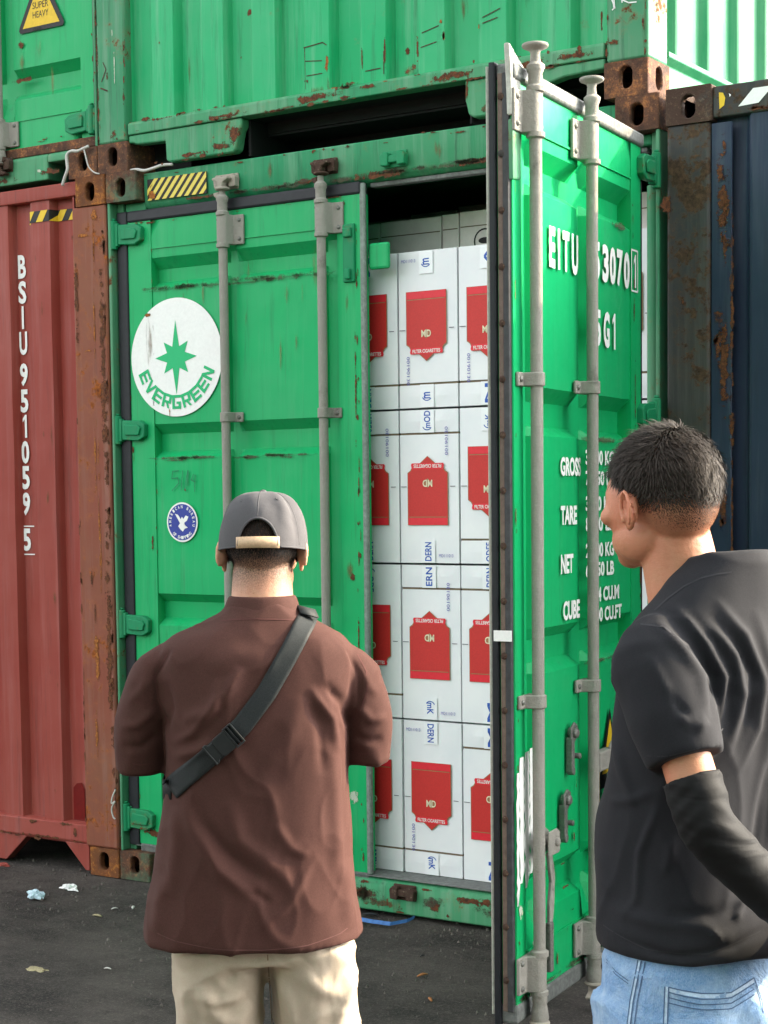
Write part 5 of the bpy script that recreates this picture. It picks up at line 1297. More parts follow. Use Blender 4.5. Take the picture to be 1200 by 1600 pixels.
def denim():
    s = NT('washed_denim'); h = s.noise(600, 3, .8, mp=(1, 1, .5), seed=1); g = s.noise(16, 7, .7, seed=2); st = s.noise(90, 4, .7, mp=(1, 1, .12), seed=3)
    c = s.mix(s.ramp(h, .3, .7), (.085, .185, .36), (.24, .37, .55)); c = s.mix(s.ramp(g, .42, .68), c, (.32, .43, .56)); c = s.mix(s.ramp(st, .5, .7, 0, .45), c, (.16, .28, .47))
    n = s.bump(s.noise(1, 5, .6, mp=(9, 9, 14), seed=5, dist=.8), .45, .03); n = s.bump(h, .35, .0012, n)
    s.b.inputs['Sheen Weight'].default_value = .05
    return s.out(c, .9, n, spec=.12)
MAT['denim'] = denim()
def skin(name, base, red, seed=0):
    s = NT(name); a = s.noise(9, 5, .6, seed=seed); b = s.noise(160, 5, .7, seed=seed+1)
    at = s.n('Attribute'); at.attribute_name = 'stubble'
    c = s.mix(s.ramp(a, .38, .68), base, red); c = s.mix(s.ramp(s.noise(34, 6, .7, seed=seed+5), .50, .72, 0, .5), c, tuple(v*k for v, k in zip(base, (.82, .60, .50)))); c = s.mix(s.ramp(s.noise(75, 3, .6, seed=seed+6), .70, .76, 0, .6), c, tuple(v*k for v, k in zip(base, (.55, .35, .28)))); c = s.mix(s.ramp(b, .55, .75, 0, .3), c, tuple(v*.6 for v in base))
    stb = s.math('MULTIPLY', at.outputs['Fac'], s.ramp(s.noise(420, 3, .8, seed=seed+2), .30, .62))
    c = s.mix(stb, c, (.022, .015, .012))
    s.b.inputs['Subsurface Weight'].default_value = .10; s.b.inputs['Subsurface Radius'].default_value = (1, .3, .15); s.b.inputs['Subsurface Scale'].default_value = .010
    return s.out(c, .5, s.bump(b, .5, .0016, s.bump(s.noise(1, 4, .6, mp=(14, 14, 60), seed=seed+7), .25, .004)), spec=.35)
MAT['skin_light'] = skin('warm_light_skin', (.50, .285, .185), (.53, .25, .16), 1)
MAT['skin_tan'] = skin('sun_reddened_tan_skin', (.42, .190, .105), (.47, .175, .10), 2)
def hairmat(name, a, b):
    s = NT(name); n = s.noise(300, 3, .7, seed=4); return s.out(s.mix(s.ramp(n, .3, .7), a, b), .62, None, spec=.18)
MAT['hair_black'] = hairmat('black_hair', (.008, .006, .006), (.022, .016, .012))
MAT['hair_dark_brown'] = hairmat('dark_brown_hair', (.010, .008, .007), (.042, .030, .022))  # one dark brown mix for the whole head of hair

def head_parts(c, s=1.0, yaw=0, tilt=0, es=1.0):
    """adult head: cranium, face, jaw, nose, brow, lips, ears; centre c = middle of the skull, face towards +Y before yaw"""
    Rm = R2(yaw) @ Matrix.Rotation(tilt, 3, 'X'); C = Vector(c)
    def E(o, r, rot=None):
        rr = Rm if rot is None else Rm @ rot
        return ellipsoid(C+Rm @ (Vector(o)*s), r[0]*s, r[1]*s, r[2]*s, rr, 28)
    P = [E((0, -.012, .022), (.0765, .088, .087)), E((0, .035, -.005), (.066, .062, .085)), E((0, -.035, .0), (.068, .068, .075)),
         E((0, .045, -.062), (.050, .050, .045)), E((0, .070, -.088), (.026, .022, .020)), E((-.036, .022, -.060), (.026, .048, .038)), E((.036, .022, -.060), (.026, .048, .038)),
         E((0, .085, -.022), (.011, .018, .026)), E((0, .090, -.036), (.014, .012, .011)), E((0, .078, .016), (.044, .016, .012)), E((0, .088, -.060), (.023, .012, .009)),
         E((-.042, .066, -.022), (.022, .022, .018)), E((.042, .066, -.022), (.022, .022, .018))]
    ears = []
    for sg in (-1, 1):
        er = Matrix.Rotation(sg*R(24), 3, 'Z') @ Matrix.Rotation(R(-10), 3, 'X')
        o = Vector((sg*(.078+.004*(es-1)*10*.4), -.006, -.016))
        ears.append(E((o.x+sg*.004, o.y-.004, o.z), (.0070 if es < .9 else .0095, .018*es, .030*es), er))
        # helix rim
        pts = []
        for k in range(13):
            t = R(-70)+R(285)*k/12; q = er @ Vector((sg*(.0085 if es < .9 else .003), -.020*es*math.cos(t), .032*es*math.sin(t)))
            pts.append(C+Rm @ ((o+q+Vector((sg*(.008 if es < .9 else .005), -.004, 0)))*s))
        ears.append(capsule(pts, [.0042*s]*13, 10)); ears.append(E((o.x+sg*.003, o.y+.004, o.z-.030*es), (.006, .008, .010)))
    return P+ears, Rm
def scalp_w(d):
    """hair weight and length factor for a unit direction in head space (x right, y face, z up)"""
    return d
def hand_parts(wr, dirv, palmn, s=1.0, curl=.6, side=1):
    """wrist point, direction of the hand, palm normal; four curled fingers of unequal length and a side thumb"""
    d = Vector(dirv).normalized(); n = Vector(palmn); n = (n-d*n.dot(d)).normalized(); l = d.cross(n)*side; W = Vector(wr); P = []
    P.append(capsule([W, W+d*.035*s, W+d*.075*s], [.024*s, .027*s, .026*s], 14)); P.append(capsule([W+d*.03*s+l*.018*s, W+d*.078*s+l*.026*s], [.019*s, .016*s], 12)); P.append(capsule([W+d*.03*s-l*.018*s, W+d*.075*s-l*.026*s], [.019*s, .016*s], 12))
    for k, (of, L) in enumerate(((.030, .070), (.010, .080), (-.011, .074), (-.031, .058))):
        b = W+d*.078*s+l*of*s; pts = [b-d*.02*s, b]; a = 0
        for j, q in enumerate((.45, .32, .23)):
            a += curl*(.55+.15*k*.3); dd = d*math.cos(a)+n*math.sin(a); pts.append(pts[-1]+dd*(L*q*s))
        P.append(capsule(pts, [.0095*s, .0095*s, .0085*s, .0078*s, .0068*s], 10))
    b = W+d*.022*s+l*.026*s; P.append(capsule([b-l*.01*s, b+(d*.6+l*.8).normalized()*.030*s, b+(d*.85+l*.6+n*.35).normalized()*.058*s, b+(d*1+l*.35+n*.7).normalized()*.080*s], [.014*s, .0115*s, .010*s, .008*s], 10))
    return P
def strands(name, head_ob, C, Rm, s, parent, mat, count, lenfn, dirfn, seed=1, wd=.00035):
    """short curved hair blades rooted on the head surface"""
    r = random.Random(seed); me = head_ob.data; mb = MB(); polys = []
    Ri = Rm.transposed()
    for p in me.polygons:
        d = Ri @ (p.center-Vector(C)); 
        if d.length > .16*s: continue
        L = lenfn(d/s); L, dn = L if isinstance(L, tuple) else (L, 1)
        if L > 0: polys.append((p, d, L, dn))
    if not polys: return None
    area = sum(p[0].area for p in polys)
    for p, d, L, dn in polys:
        k = count*p.area/area*dn; k = int(k)+(1 if r.random() < k-int(k) else 0)
        vs = [me.vertices[i].co for i in p.vertices]
        for _ in range(k):
            a, b = r.random(), r.random(); q = vs[0].lerp(vs[1], a).lerp(vs[-1].lerp(vs[2 if len(vs) > 3 else 1], a), b)
            n = p.normal; g = Rm @ dirfn(d/s); g = (g-n*g.dot(n)); g = g.normalized() if g.length > 1e-6 else n.orthogonal()
            g = (g+Vector((r.gauss(0, .16), r.gauss(0, .16), r.gauss(0, .16)))).normalized()
            ll = L*(r.uniform(.6, 1.15) if r.random() > .05 else r.uniform(1.2, 1.7)); st = .5
            q1 = q+(n*.75+g*.45).normalized()*ll*.4; q2 = q1+(n*.35+g*.9).normalized()*ll*.35; q3 = q2+(n*.0+g*1).normalized()*ll*.3
            sd = n.cross(g).normalized()*wd*(1+.5*r.random())*min(1, L/.011+.25)
            mb.add([q-sd, q+sd, q1-sd, q1+sd, q2-sd*.8, q2+sd*.8, q3], [(0, 1, 3, 2), (2, 3, 5, 4), (4, 5, 6)])
    return tag(link(name, mb, mat, parent, fixn=False), kind='stuff')
def stubble(ob, C, Rm, s, fn):
    me = ob.data; a = me.attributes.new('stubble', 'FLOAT', 'POINT'); Ri = Rm.transposed()
    for i, v in enumerate(me.vertices):
        d = Ri @ (v.co-Vector(C)); a.data[i].value = fn(d/s) if d.length < .17*s else 0
def sm(a, b, x): t = min(1, max(0, (x-a)/(b-a))); return t*t*(3-2*t)
def legs(hipz, hw, px, footy, rad, ankle=.085, spread=.10):
    P = []
    for sg, cx in ((-1, px[0]), (1, px[1])):
        P.append((cx, sg))
    return P
def shoes(root, cx, y, mat='rubber_sole', yaw=0):
    for x in cx:
        P = [ellipsoid((x, y+.05, .04), .048, .135, .040), ellipsoid((x, y-.04, .055), .040, .055, .055)]
        mb = MB(); 
        for p in P: mb.add([(v[0], v[1], max(.002, v[2])) for v in p.v], p.f)
        remesh('shoe', [mb], .007, 4, mat, root)

# ------------------------------------------------------------------ man in the brown shirt
m1 = empty('person', (2.700, -2.554, 0), .6557, label='man seen from behind in brown tee, grey backward-strapped cap and khaki trousers', cat='person')
HC1 = (.017, .035, 1.475); YAW1 = R(-7)
hp, HR1 = head_parts(HC1, .98, YAW1, R(-14), 1.0)
body = hp+[capsule([(.012, -.005, 1.30), (.014, .012, 1.43)], [.068, .060], 26), capsule([(-.025, -.01, 1.305), (.045, -.01, 1.305)], [.036, .036], 20)]
body += [loft(catmull([(1.29, .01, 0, .08, .04, .05, 2), (1.25, 0, 0, .13, .055, .06, 2.2), (1.15, -.005, 0, .150, .09, .085, 2.4), (.98, -.005, 0, .150, .09, .08, 2.3), (.82, -.005, 0, .165, .09, .10, 2.2), (.74, -.005, 0, .165, .085, .095, 2.2)]))]
aL = [(-.175, .0, 1.215), (-.232, .035, 1.070), (-.13, .26, 1.06)]; aR = [(.165, .0, 1.21), (.218, .035, 1.080), (.12, .26, 1.06)]
for A, sd in ((aL, -1), (aR, 1)):
    body += [capsule(A[:2], [.036, .032], 20), capsule(A[1:], [.034, .026], 20)]
    body += hand_parts(A[2], (-sd*.55, .65, .25), (-sd*.6, -.2, .5), .95, .55, -sd)
for sx in (-.075, .095): body += [capsule([(sx, 0, .72), (sx*1.02, .01, .42), (sx*1.05, -.005, .09)], [.075, .052, .036], 20), ellipsoid((sx*1.05, .05, .045), .036, .11, .032)]
b1 = remesh('body', body, .0040, 4, 'skin_light', m1)
def st1(d):
    # nape and side fade below the cap
    r_ = math.hypot(d.x, d.y); az = math.atan2(d.x, -d.y)      # 0 = straight back
    if abs(az) > R(120): return 0
    v = sm(-.118-.012*math.cos(az), -.055, d.z)*(1-sm(-.012, .02, d.z)*.0)*sm(R(125), R(95), abs(az))
    ear = sm(.030, .018, math.hypot((abs(d.x)-.085), 0))*sm(.04, .0, abs(d.z+.015))*sm(.03, .0, abs(d.y+.01))
    return v*(1-ear)*.95
stubble(b1, HC1, HR1, .98, lambda d: 0 if abs(d.x) > .077 else st1(d))
strands('hair', b1, HC1, HR1, .98, m1, 'hair_black', 16000, lambda d: (0 if abs(d.x) > .077 or d.y > .03 or d.z > .055 or d.z < -.095-.02*math.cos(math.atan2(d.x, -d.y)) or (abs(d.x) > .074 and d.y > -.035) else (.0018+.010*sm(-.060, -.01, d.z), .2+.8*sm(-.100, -.05, d.z))), lambda d: Vector((0, -.2, -1)), 3)
# shirt
T1 = [(.672, -.014, .0, .226, .145, .150, 2.5), (.71, -.016, .0, .222, .145, .148, 2.5), (.78, -.014, .0, .210, .140, .145, 2.4), (.90, -.008, .0, .195, .135, .138, 2.4), (1.02, -.004, .0, .184, .13, .132, 2.5), (1.12, -.003, .0, .186, .125, .132, 2.6), (1.20, -.003, .0, .196, .115, .128, 2.6), (1.26, -.001, -.002, .196, .10, .116, 2.5), (1.295, .002, -.004, .168, .082, .100, 2.3), (1.32, .008, -.006, .120, .070, .086, 2.1), (1.345, .011, -.006, .082, .066, .074, 2.0), (1.362, .012, -.004, .074, .060, .066, 2)]
shirt = [loft(catmull(T1, 5), 56), capsule([(-.140, -.004, 1.252), (-.200, .004, 1.212), (-.236, .018, 1.12), (-.240, .03, 1.018)], [.044, .056, .054, .047], 28, True), capsule([(.140, -.004, 1.250), (.194, .004, 1.208), (.226, .018, 1.12), (.224, .032, 1.030)], [.044, .055, .052, .046], 28, True)]
F1 = [([(-.176, 1.268), (-.203, 1.22), (-.200, 1.17), (-.186, 1.12)], .0075, -.006, 1), ([(.182, 1.262), (.205, 1.215), (.206, 1.16), (.190, 1.11)], .0075, -.006, 1),
      ([(-.275, 1.115), (-.24, 1.12), (-.205, 1.155)], .012, .007), ([(-.27, 1.075), (-.235, 1.075), (-.205, 1.10)], .012, -.006), ([(-.262, 1.16), (-.235, 1.185), (-.21, 1.22)], .012, .005), ([(.262, 1.125), (.23, 1.12), (.205, 1.15)], .012, .008), ([(.255, 1.08), (.225, 1.075), (.20, 1.09)], .012, -.006), ([(.245, 1.17), (.225, 1.19), (.205, 1.23)], .012, .005),
      ([(-.150, 1.135), (-.105, 1.150), (-.06, 1.19), (-.03, 1.24)], .018, .012), ([(-.175, 1.085), (-.13, 1.11), (-.085, 1.16), (-.075, 1.22)], .012, .010), ([(-.17, 1.06), (-.12, 1.075), (-.08, 1.10)], .014, .010),
      ([(-.19, 1.10), (-.175, 1.155), (-.185, 1.21)], .012, -.010), ([(.185, 1.11), (.170, 1.16), (.130, 1.205)], .014, -.012), ([(.160, 1.06), (.148, 1.13), (.115, 1.18), (.105, 1.20)], .012, .010), ([(.13, 1.02), (.125, 1.12), (.10, 1.17)], .014, -.006), ([(.15, .80), (.155, .95), (.150, 1.08)], .018, .008),
      ([(-.155, .985), (-.13, .92), (-.08, .84), (-.01, .78)], .020, .012), ([(-.13, .985), (-.11, .93), (-.05, .86), (.02, .81)], .016, -.010), ([(-.165, .96), (-.165, .88), (-.175, .78)], .018, .010), ([(-.06, .98), (-.04, .90), (.03, .84), (.08, .78)], .022, .008), ([(.0, .72), (.05, .76), (.11, .86)], .012, .005), ([(.03, .93), (.06, .88), (.10, .86)], .014, .006), ([(-.02, .80), (.02, .77)], .01, -.006),
      ([(-.21, .70), (-.19, .82)], .02, .010), ([(.18, .70), (.17, .84)], .02, .010), ([(.0, 1.02), (.06, 1.10), (.09, 1.18)], .03, .006), ([(-.10, 1.235), (-.04, 1.26), (.04, 1.255)], .03, .006)]
def ridge(co, sc, amp, seed): v = vnoise(co, sc, 1, seed); return (1-np.abs(v)*2.2)**3*amp*(np.abs(v) < .45)
def b1n(co): return vnoise(co, (6, 6, 4), .005, 3)+ridge(co, (7, 7, 4), .0045, 9)+ridge(co, (13, 13, 8), .002, 19)
s1 = remesh('tee_shirt', shirt, .0055, 5, 'brown_tee', m1, fold_disp(F1, base=b1n, wk=.72, ak=.78))
bv = bvh_of(s1)
# seams, collar rib, hem lines
collar = remesh('shirt_collar', [loft(catmull([(1.335, .011, -.006, .083, .066, .077, 2), (1.352, .012, -.005, .077, .060, .072, 2), (1.372, .013, -.003, .070, .055, .065, 2), (1.376, .013, -.003, .066, .052, .061, 2)], 4), 48)], .0035, 2, 'brown_tee', m1)
bvc = bvh_of(s1, collar)
conform('collar_seam', bvc, [(-.070, 1.330), (-.045, 1.333), (.0, 1.334), (.045, 1.332), (.080, 1.330)], .0022, .0012, 'stitch_brown', m1, 0)
conform('hem_seam', bv, [(-.232, .714), (-.17, .697), (-.09, .684), (0, .680), (.09, .685), (.16, .699), (.198, .716)], .0020, .0010, 'stitch_brown2', m1, 0)
conform('armhole_seam', bv, [(-.180, 1.262), (-.205, 1.22), (-.200, 1.17), (-.185, 1.135), (-.176, 1.125)], .0022, .0010, 'stitch_brown', m1, 0)
conform('armhole_seam', bv, [(.205, 1.255), (.222, 1.22), (.222, 1.18), (.208, 1.14)], .0022, .0010, 'stitch_brown', m1, 0)
conform('sleeve_hem_seam', bv, [(-.276, 1.052), (-.262, 1.041), (-.24, 1.036), (-.215, 1.038)], .0016, .0010, 'stitch_brown', m1, 0)
conform('sleeve_hem_seam', bv, [(.190, 1.052), (.21, 1.048), (.235, 1.050), (.252, 1.058)], .0016, .0010, 'stitch_brown', m1, 0)
# trousers
tr = [loft(catmull([(.84, -.005, 0, .165, .10, .105, 2.3), (.74, .0, 0, .178, .105, .115, 2.4), (.66, .003, 0, .180, .105, .112, 2.5), (.63, .003, 0, .178, .10, .106, 2.5)], 4), 44),
      loft(catmull([(.66, -.086, .0, .096, .10, .108, 2.4), (.55, -.088, .004, .093, .09, .096, 2.3), (.44, -.092, .01, .088, .08, .088, 2.2), (.28, -.095, .01, .082, .072, .08, 2.1), (.10, -.10, .0, .078, .07, .078, 2.1), (.045, -.10, .0, .078, .075, .08, 2.1)], 4), 36),
      loft(catmull([(.66, .100, .0, .092, .10, .108, 2.4), (.55, .108, .004, .090, .09, .096, 2.3), (.44, .112, .01, .087, .08, .088, 2.2), (.28, .112, .01, .082, .072, .08, 2.1), (.10, .115, .0, .078, .07, .078, 2.1), (.045, .115, .0, .078, .075, .08, 2.1)], 4), 36)]
FT = [([(-.13, .585), (-.09, .560), (-.03, .575)], .012, .009), ([(-.13, .60), (-.105, .54), (-.06, .50)], .016, .010), ([(-.05, .62), (-.08, .60)], .014, -.006), ([(.04, .60), (.06, .54), (.065, .48)], .012, .010), ([(.19, .60), (.17, .55), (.15, .50)], .014, .012), ([(.20, .64), (.18, .60)], .014, -.008), ([(.06, .63), (.12, .58), (.17, .56)], .016, .006), ([(-.16, .62), (-.15, .50)], .016, .006), ([(-.02, .55), (-.06, .50)], .014, .008), ([(.012, .64), (.016, .55), (.02, .40)], .012, -.012)]
p1 = remesh('trousers', tr, .006, 5, 'khaki', m1, fold_disp(FT, base=lambda co: vnoise(co, (9, 9, 7), .005, 4)+ridge(co, (8, 8, 8), .006, 44)))
bvp = bvh_of(p1); conform('trouser_seam', bvp, [(.012, .66), (.014, .60), (.018, .52), (.02, .46)], .0025, .0010, 'khaki_dark', m1, 0)
shoes(m1, (-.105, .12), .0)
# cap
cap = MB(); nA, nE = 120, 40; CC = Vector((.017, .030, 1.478)); cr = R2(YAW1) @ Matrix.Rotation(R(-6), 3, 'X')
def cap_pt(a, e, k=1.0):
    # a azimuth from back (0) clockwise, e 0 bottom .. 1 top
    t = e*PI/2; prof = math.cos(t)**.62; hz = math.sin(t)**.92
    rx, ry = .0895, .104; seam = 1+.004*abs(math.sin(3*a))**.35
    x = rx*math.sin(a)*prof*seam*k; y = -ry*math.cos(a)*prof*seam*k; z = -.012+.118*hz*k
    wr = .0025*math.sin(a*7+e*5)*e*(1-e)*2+.004*math.exp(-((a-.65)/.16)**2)*math.sin(e*PI)-.005*math.exp(-((a-.95)/.12)**2)*math.sin(e*PI)+.004*math.exp(-((a-1.3)/.14)**2)*math.sin(e*PI)
    v = Vector((x, y, z)); v += Vector((math.sin(a), -math.cos(a), .3))*wr
    return CC+cr @ v
for i in range(nA):
    for j in range(nE+1): cap.v.append(tuple(cap_pt(2*PI*i/nA, j/nE*.985)))
def in_open(i, j):
    a = 2*PI*(i+.5)/nA; a = a-2*PI if a > PI else a; e = (j+.5)/nE*.985; x = math.sin(a)*.0895
    return abs(x) < .0385 and e < .28*math.sqrt(max(0, 1-(x/.0385)**2))+.02 and abs(a) < 1
for i in range(nA):
    for j in range(nE):
        if not in_open(i, j): k = i*(nE+1)+j; k2 = ((i+1) % nA)*(nE+1)+j; cap.f.append((k, k2, k2+1, k+1))
cap.f.append(tuple(i*(nE+1)+nE for i in range(nA)))
co = link('cap', cap, 'grey_cap', m1, smooth=True); s_ = co.modifiers.new('solidify', 'SOLIDIFY'); s_.thickness = .0022; s_.offset = 1
sd_ = co.modifiers.new('sub', 'SUBSURF'); sd_.levels = 1; sd_.render_levels = 1
def cap_tube(name, f, n, r, mat, parent=co): mb = MB(); mb.tube([cap_pt(*f(i/n), 1.012) for i in range(n+1)], r, 6); return link(name, mb, mat, parent, smooth=True)
for a in (0, PI/3, 2*PI/3, PI, 4*PI/3, 5*PI/3): cap_tube('panel_seam', lambda t, a=a: (a, (.31 if a == 0 else .03)+t*(.66 if a == 0 else .94)), 24, .0015, 'grey_cap')
def arch(t):
    th = PI*t; x = .0395*math.cos(th); e = .29*math.sin(th)+.012; return (math.asin(max(-1, min(1, x/.0895))), e)
cap_tube('opening_binding', arch, 30, .0026, 'grey_cap'); cap_tube('sweatband_edge', lambda t: (R(27)+t*R(306), .004), 60, .0022, 'grey_cap')
mb = MB(); mb.lathe([(.009, 0), (.009, .003), (.005, .007), (.001, .008)], (0, 0, 0), 'z', 14); mb.v = [tuple(CC+cr @ (Vector(v)+Vector((0, 0, .106)))) for v in mb.v]; link('cap_button', mb, 'grey_cap', co, smooth=True)
for a in (-R(33), R(33), R(90), -R(90), R(150), -R(150)):
    q = cap_pt(a, .60, 1.012); d = (q-CC).normalized(); mb = MB(); u = d.orthogonal().normalized(); v = d.cross(u)
    mb.tube([q+(u*math.cos(t)+v*math.sin(t))*.0036 for t in [2*PI*k/12 for k in range(13)]], .0011, 6, False); link('eyelet', mb, 'grey_cap', co, smooth=True)
mb = MB()
for k in range(17):
    x = -.043+.086*k/16; a = math.asin(x/.0895)
    for z in (-.014, .009): v = Vector((.0895*math.sin(a)*1.02, -.104*math.cos(a)*1.025-.0015, z)); mb.v.append(tuple(CC+cr @ v))
mb.f = [(2*k, 2*k+1, 2*k+3, 2*k+2) for k in range(16)]; ob = link('closure_strap', mb, 'cap_strap', co, smooth=True); s_ = ob.modifiers.new('s', 'SOLIDIFY'); s_.thickness = .002
mb = MB(); n = 18
for i in range(n+1):
    a = -R(52)+R(104)*i/n
    for r_i, rr in enumerate((0, .5, 1)):
        x = math.sin(a)*(.088+.0*rr); L = .070*math.cos(a*1.5)**.6*rr if abs(a*1.5) < PI/2 else 0; y = .103*math.cos(a)+L; z = -.010-.10*x*x*10*rr*.5-.006*rr
        mb.v.append(tuple(CC+cr @ Vector((x, y, z))))
mb.f = [(i*3+j, i*3+j+1, (i+1)*3+j+1, (i+1)*3+j) for i in range(n) for j in range(2)]; ob = link('cap_brim', mb, 'grey_cap', co, smooth=True); s_ = ob.modifiers.new('s', 'SOLIDIFY'); s_.thickness = .004
# cross-body bag: webbing over the right shoulder, buckle on the back, pouch on the chest
bag = empty('crossbody_bag', (2.700, -2.554, 0), .6557, label='black crossbody bag strap with plastic buckle running across the brown shirt', cat='bag')
SP = [(.108, 1.338), (.090, 1.312), (.060, 1.260), (.018, 1.190), (-.030, 1.128), (-.067, 1.092), (-.105, 1.058), (-.150, 1.020), (-.178, .992)]
conform('strap', bv, SP, .040, .0035, 'webbing', bag, .0025, n=6)
# over the shoulder and down the front
mb = MB(); pts = [Vector((.108, -.055, 1.338)), Vector((.102, -.02, 1.352)), Vector((.095, .03, 1.343)), Vector((.07, .085, 1.29)), Vector((.02, .125, 1.20)), Vector((-.05, .140, 1.11))]
pts2 = [Vector((-.178, -.07, .992)), Vector((-.196, -.02, .985)), Vector((-.192, .05, .99)), Vector((-.15, .115, 1.02)), Vector((-.10, .138, 1.05))]
for PP in (pts, pts2):
    k0 = len(mb.v); ctr = Vector((0, 0, 0))
    for i, p in enumerate(PP):
        t = (PP[min(i+1, len(PP)-1)]-PP[max(0, i-1)]).normalized(); out = Vector((p.x, p.y, 0)).normalized() if abs(p.z-1.34) > .02 else Vector((.3, 0, 1)); w2 = t.cross(out).normalized()*.020
        mb.v += [tuple(p-w2), tuple(p+w2)]
    mb.f += [(k0+2*i, k0+2*i+1, k0+2*i+3, k0+2*i+2) for i in range(len(PP)-1)]
ob = link('strap', mb, 'webbing', bag, smooth=True, fixn=False); s_ = ob.modifiers.new('s', 'SOLIDIFY'); s_.thickness = .0025
mb = MB(); mb.box(-.13, .02, .145, .19, .99, 1.12); ob = link('pouch', mb, 'webbing', bag, .015)
mb = MB(); mb.box(-.12, .01, .189, .192, 1.085, 1.089); link('pouch_zip', mb, 'plastic_black', bag)
# buckle frame
h = bv.ray_cast(Vector((-.069, -1, 1.091)), Vector((0, 1, 0))); yb = h[0].y-.010
bd_ = math.atan2(.062, .074); ex = Vector((math.cos(bd_), 0, math.sin(bd_))); ez = Vector((-math.sin(bd_), 0, math.cos(bd_))); bo = Vector((-.069, yb, 1.091))
def bk(name, poly, y0, y1, mat='plastic_black', bev=.0015):
    mb = MB(); mb.prism([(a, b) for a, b in poly], 'y', y0, y1); mb.v = [tuple(bo+ex*v[0]+ez*v[2]+Vector((0, v[1], 0))) for v in mb.v]; return link(name, mb, mat, bk_root, bev)
bk_root = bag
bk('buckle_body', [(-.016, -.016), (-.010, -.021), (.016, -.021), (.018, -.019), (.018, .019), (.016, .021), (-.010, .021), (-.016, .016)], -.005, .004)
for a, b in ((.018, .021), (.026, .029), (.034, .038)): bk('buckle_bar', [(a, -.021), (b, -.021), (b, .021), (a, .021)], -.006, .003)
for a in (-.024, .021): bk('buckle_bar', [(.016, a), (.038, a), (.038, a+.003), (.016, a+.003)], -.006, .003)
bk('buckle_tongue', [(-.034, -.023), (-.028, -.023), (-.024, -.017), (-.015, -.017), (-.015, .017), (-.024, .017), (-.028, .023), (-.034, .023)], -.004, .003)
bk('buckle_bar', [(-.036, -.023), (-.032, -.023), (-.032, .023), (-.036, .023)], -.007, .001)

# ------------------------------------------------------------------ man in the black shirt
m2 = empty('person', (3.771, -2.841, 0), .4084, label='man in faded black tee and light blue jeans, turned away with hands behind his back', cat='person')
HC2 = (-.042, .030, 1.566); YAW2 = R(49)
hp, HR2 = head_parts(HC2, .985, YAW2, R(-5), .86)
PH = R(52)                                     # body heading, turned left
fw = Vector((-math.sin(PH), math.cos(PH), 0)); rt = Vector((math.cos(PH), math.sin(PH), 0)); BC = Vector((.045, .03, 0))
def B(r_, f_, z): return tuple(BC+rt*r_+fw*f_+Vector((0, 0, z)))
def rot_loft(rings, n=48, sub=4):
    """rings (z, r, f, half width, front, back, e) in body axes"""
    mb = loft([(z, 0, 0, a, yf, yb, e) for z, _, _, a, yf, yb, e in catmull(rings, sub)], n)
    rr = catmull(rings, sub); vs = []
    for i, v in enumerate(mb.v):
        q = rr[i//n]; vs.append(B(v[0]+q[1], v[1]+q[2], v[2]))
    mb.v = vs; return mb
body = hp+[capsule([(.002, .02, 1.39), (-.020, .028, 1.50)], [.062, .057], 26)]
body += [rot_loft([(1.40, 0, 0, .07, .05, .05, 2), (1.35, 0, 0, .13, .06, .06, 2.2), (1.25, 0, .0, .150, .08, .075, 2.3), (1.05, 0, .01, .150, .11, .075, 2.3), (.90, 0, .0, .165, .10, .10, 2.2), (.82, 0, 0, .165, .09, .10, 2.2)])]
shL = Vector((-.048, -.125, 1.325)); elL = Vector((.028, -.20, 1.085)); wrL = Vector((.175, -.10, .925))
shR = Vector(B(.185, -.01, 1.335)); elR = Vector(B(.25, -.13, 1.08)); wrR = Vector(B(.03, -.20, .90))
wrL = Vector(B(-.045, -.205, .915))
body += [capsule([shL.lerp(elL, .15), elL], [.038, .038], 20), capsule([elL, wrL], [.038, .026], 20), capsule([shR.lerp(elR, .15), elR], [.040, .041], 20), capsule([elR, wrR], [.042, .027], 20)]
body += hand_parts(wrL, rt*.9+Vector((0, 0, -.25)), -fw, 1, .35, 1)+hand_parts(wrR+fw*.0-fw*.03, rt*-.9+Vector((0, 0, -.25)), fw*1.0, 1, .7, -1)
for sx in (-.09, .09): body += [capsule([B(sx, 0, .80), B(sx, .01, .46), B(sx, -.01, .09)], [.08, .055, .036], 20), ellipsoid(B(sx, .05, .045), .05, .10, .032, R2(PH))]
b2 = remesh('body', body, .0036, 4, 'skin_tan', m2)
def hl2(d):
    """buzzed sides, longer crown; hairline round ear and nape"""
    az = abs(math.atan2(d.x, -d.y)); up_ = d.z
    if d.y > .055+.0*up_: 
        if up_ < .060: return 0
    if up_ < -.060+.035*sm(R(20), R(80), az): return 0
    if az > R(75) and up_ < .012+.020*sm(R(85), R(115), az): return 0
    if az > R(112) and up_ < .045: return 0
    return 1
def len2(d):
    if not hl2(d) or (abs(d.x) > .078 and abs(d.y+.01) < .036 and d.z < .03): return 0
    k = sm(-.03, .065, d.z+.10*max(0, -d.y)+.03*sm(.0, .05, d.y))
    az = abs(math.atan2(d.x, -d.y)); lim = -.060+.035*sm(R(20), R(80), az)
    return (.0028+.019*k, (.35+.65*k)*(sm(-.002, .022, d.z-lim) if az < R(75) else 1))
stubble(b2, HC2, HR2, .985, lambda d: (sm(-.085, -.03, d.z+(-.02 if abs(math.atan2(d.x, -d.y)) > R(60) else .0)) if (hl2(Vector((d.x, d.y, d.z+.022))) and not (abs(d.x) > .078 and abs(d.y+.01) < .036 and d.z < .03)) else 0)*(.45+.5*sm(-.02, .05, d.z+.25*max(0, -d.y-.03))))
strands('hair', b2, HC2, HR2, .985, m2, 'hair_dark_brown', 30000, len2, lambda d: Vector((d.x*3, .35-sm(-.02, -.08, d.y)*.9, -.55 if d.z < .06 else -.10)), 5, .00055)
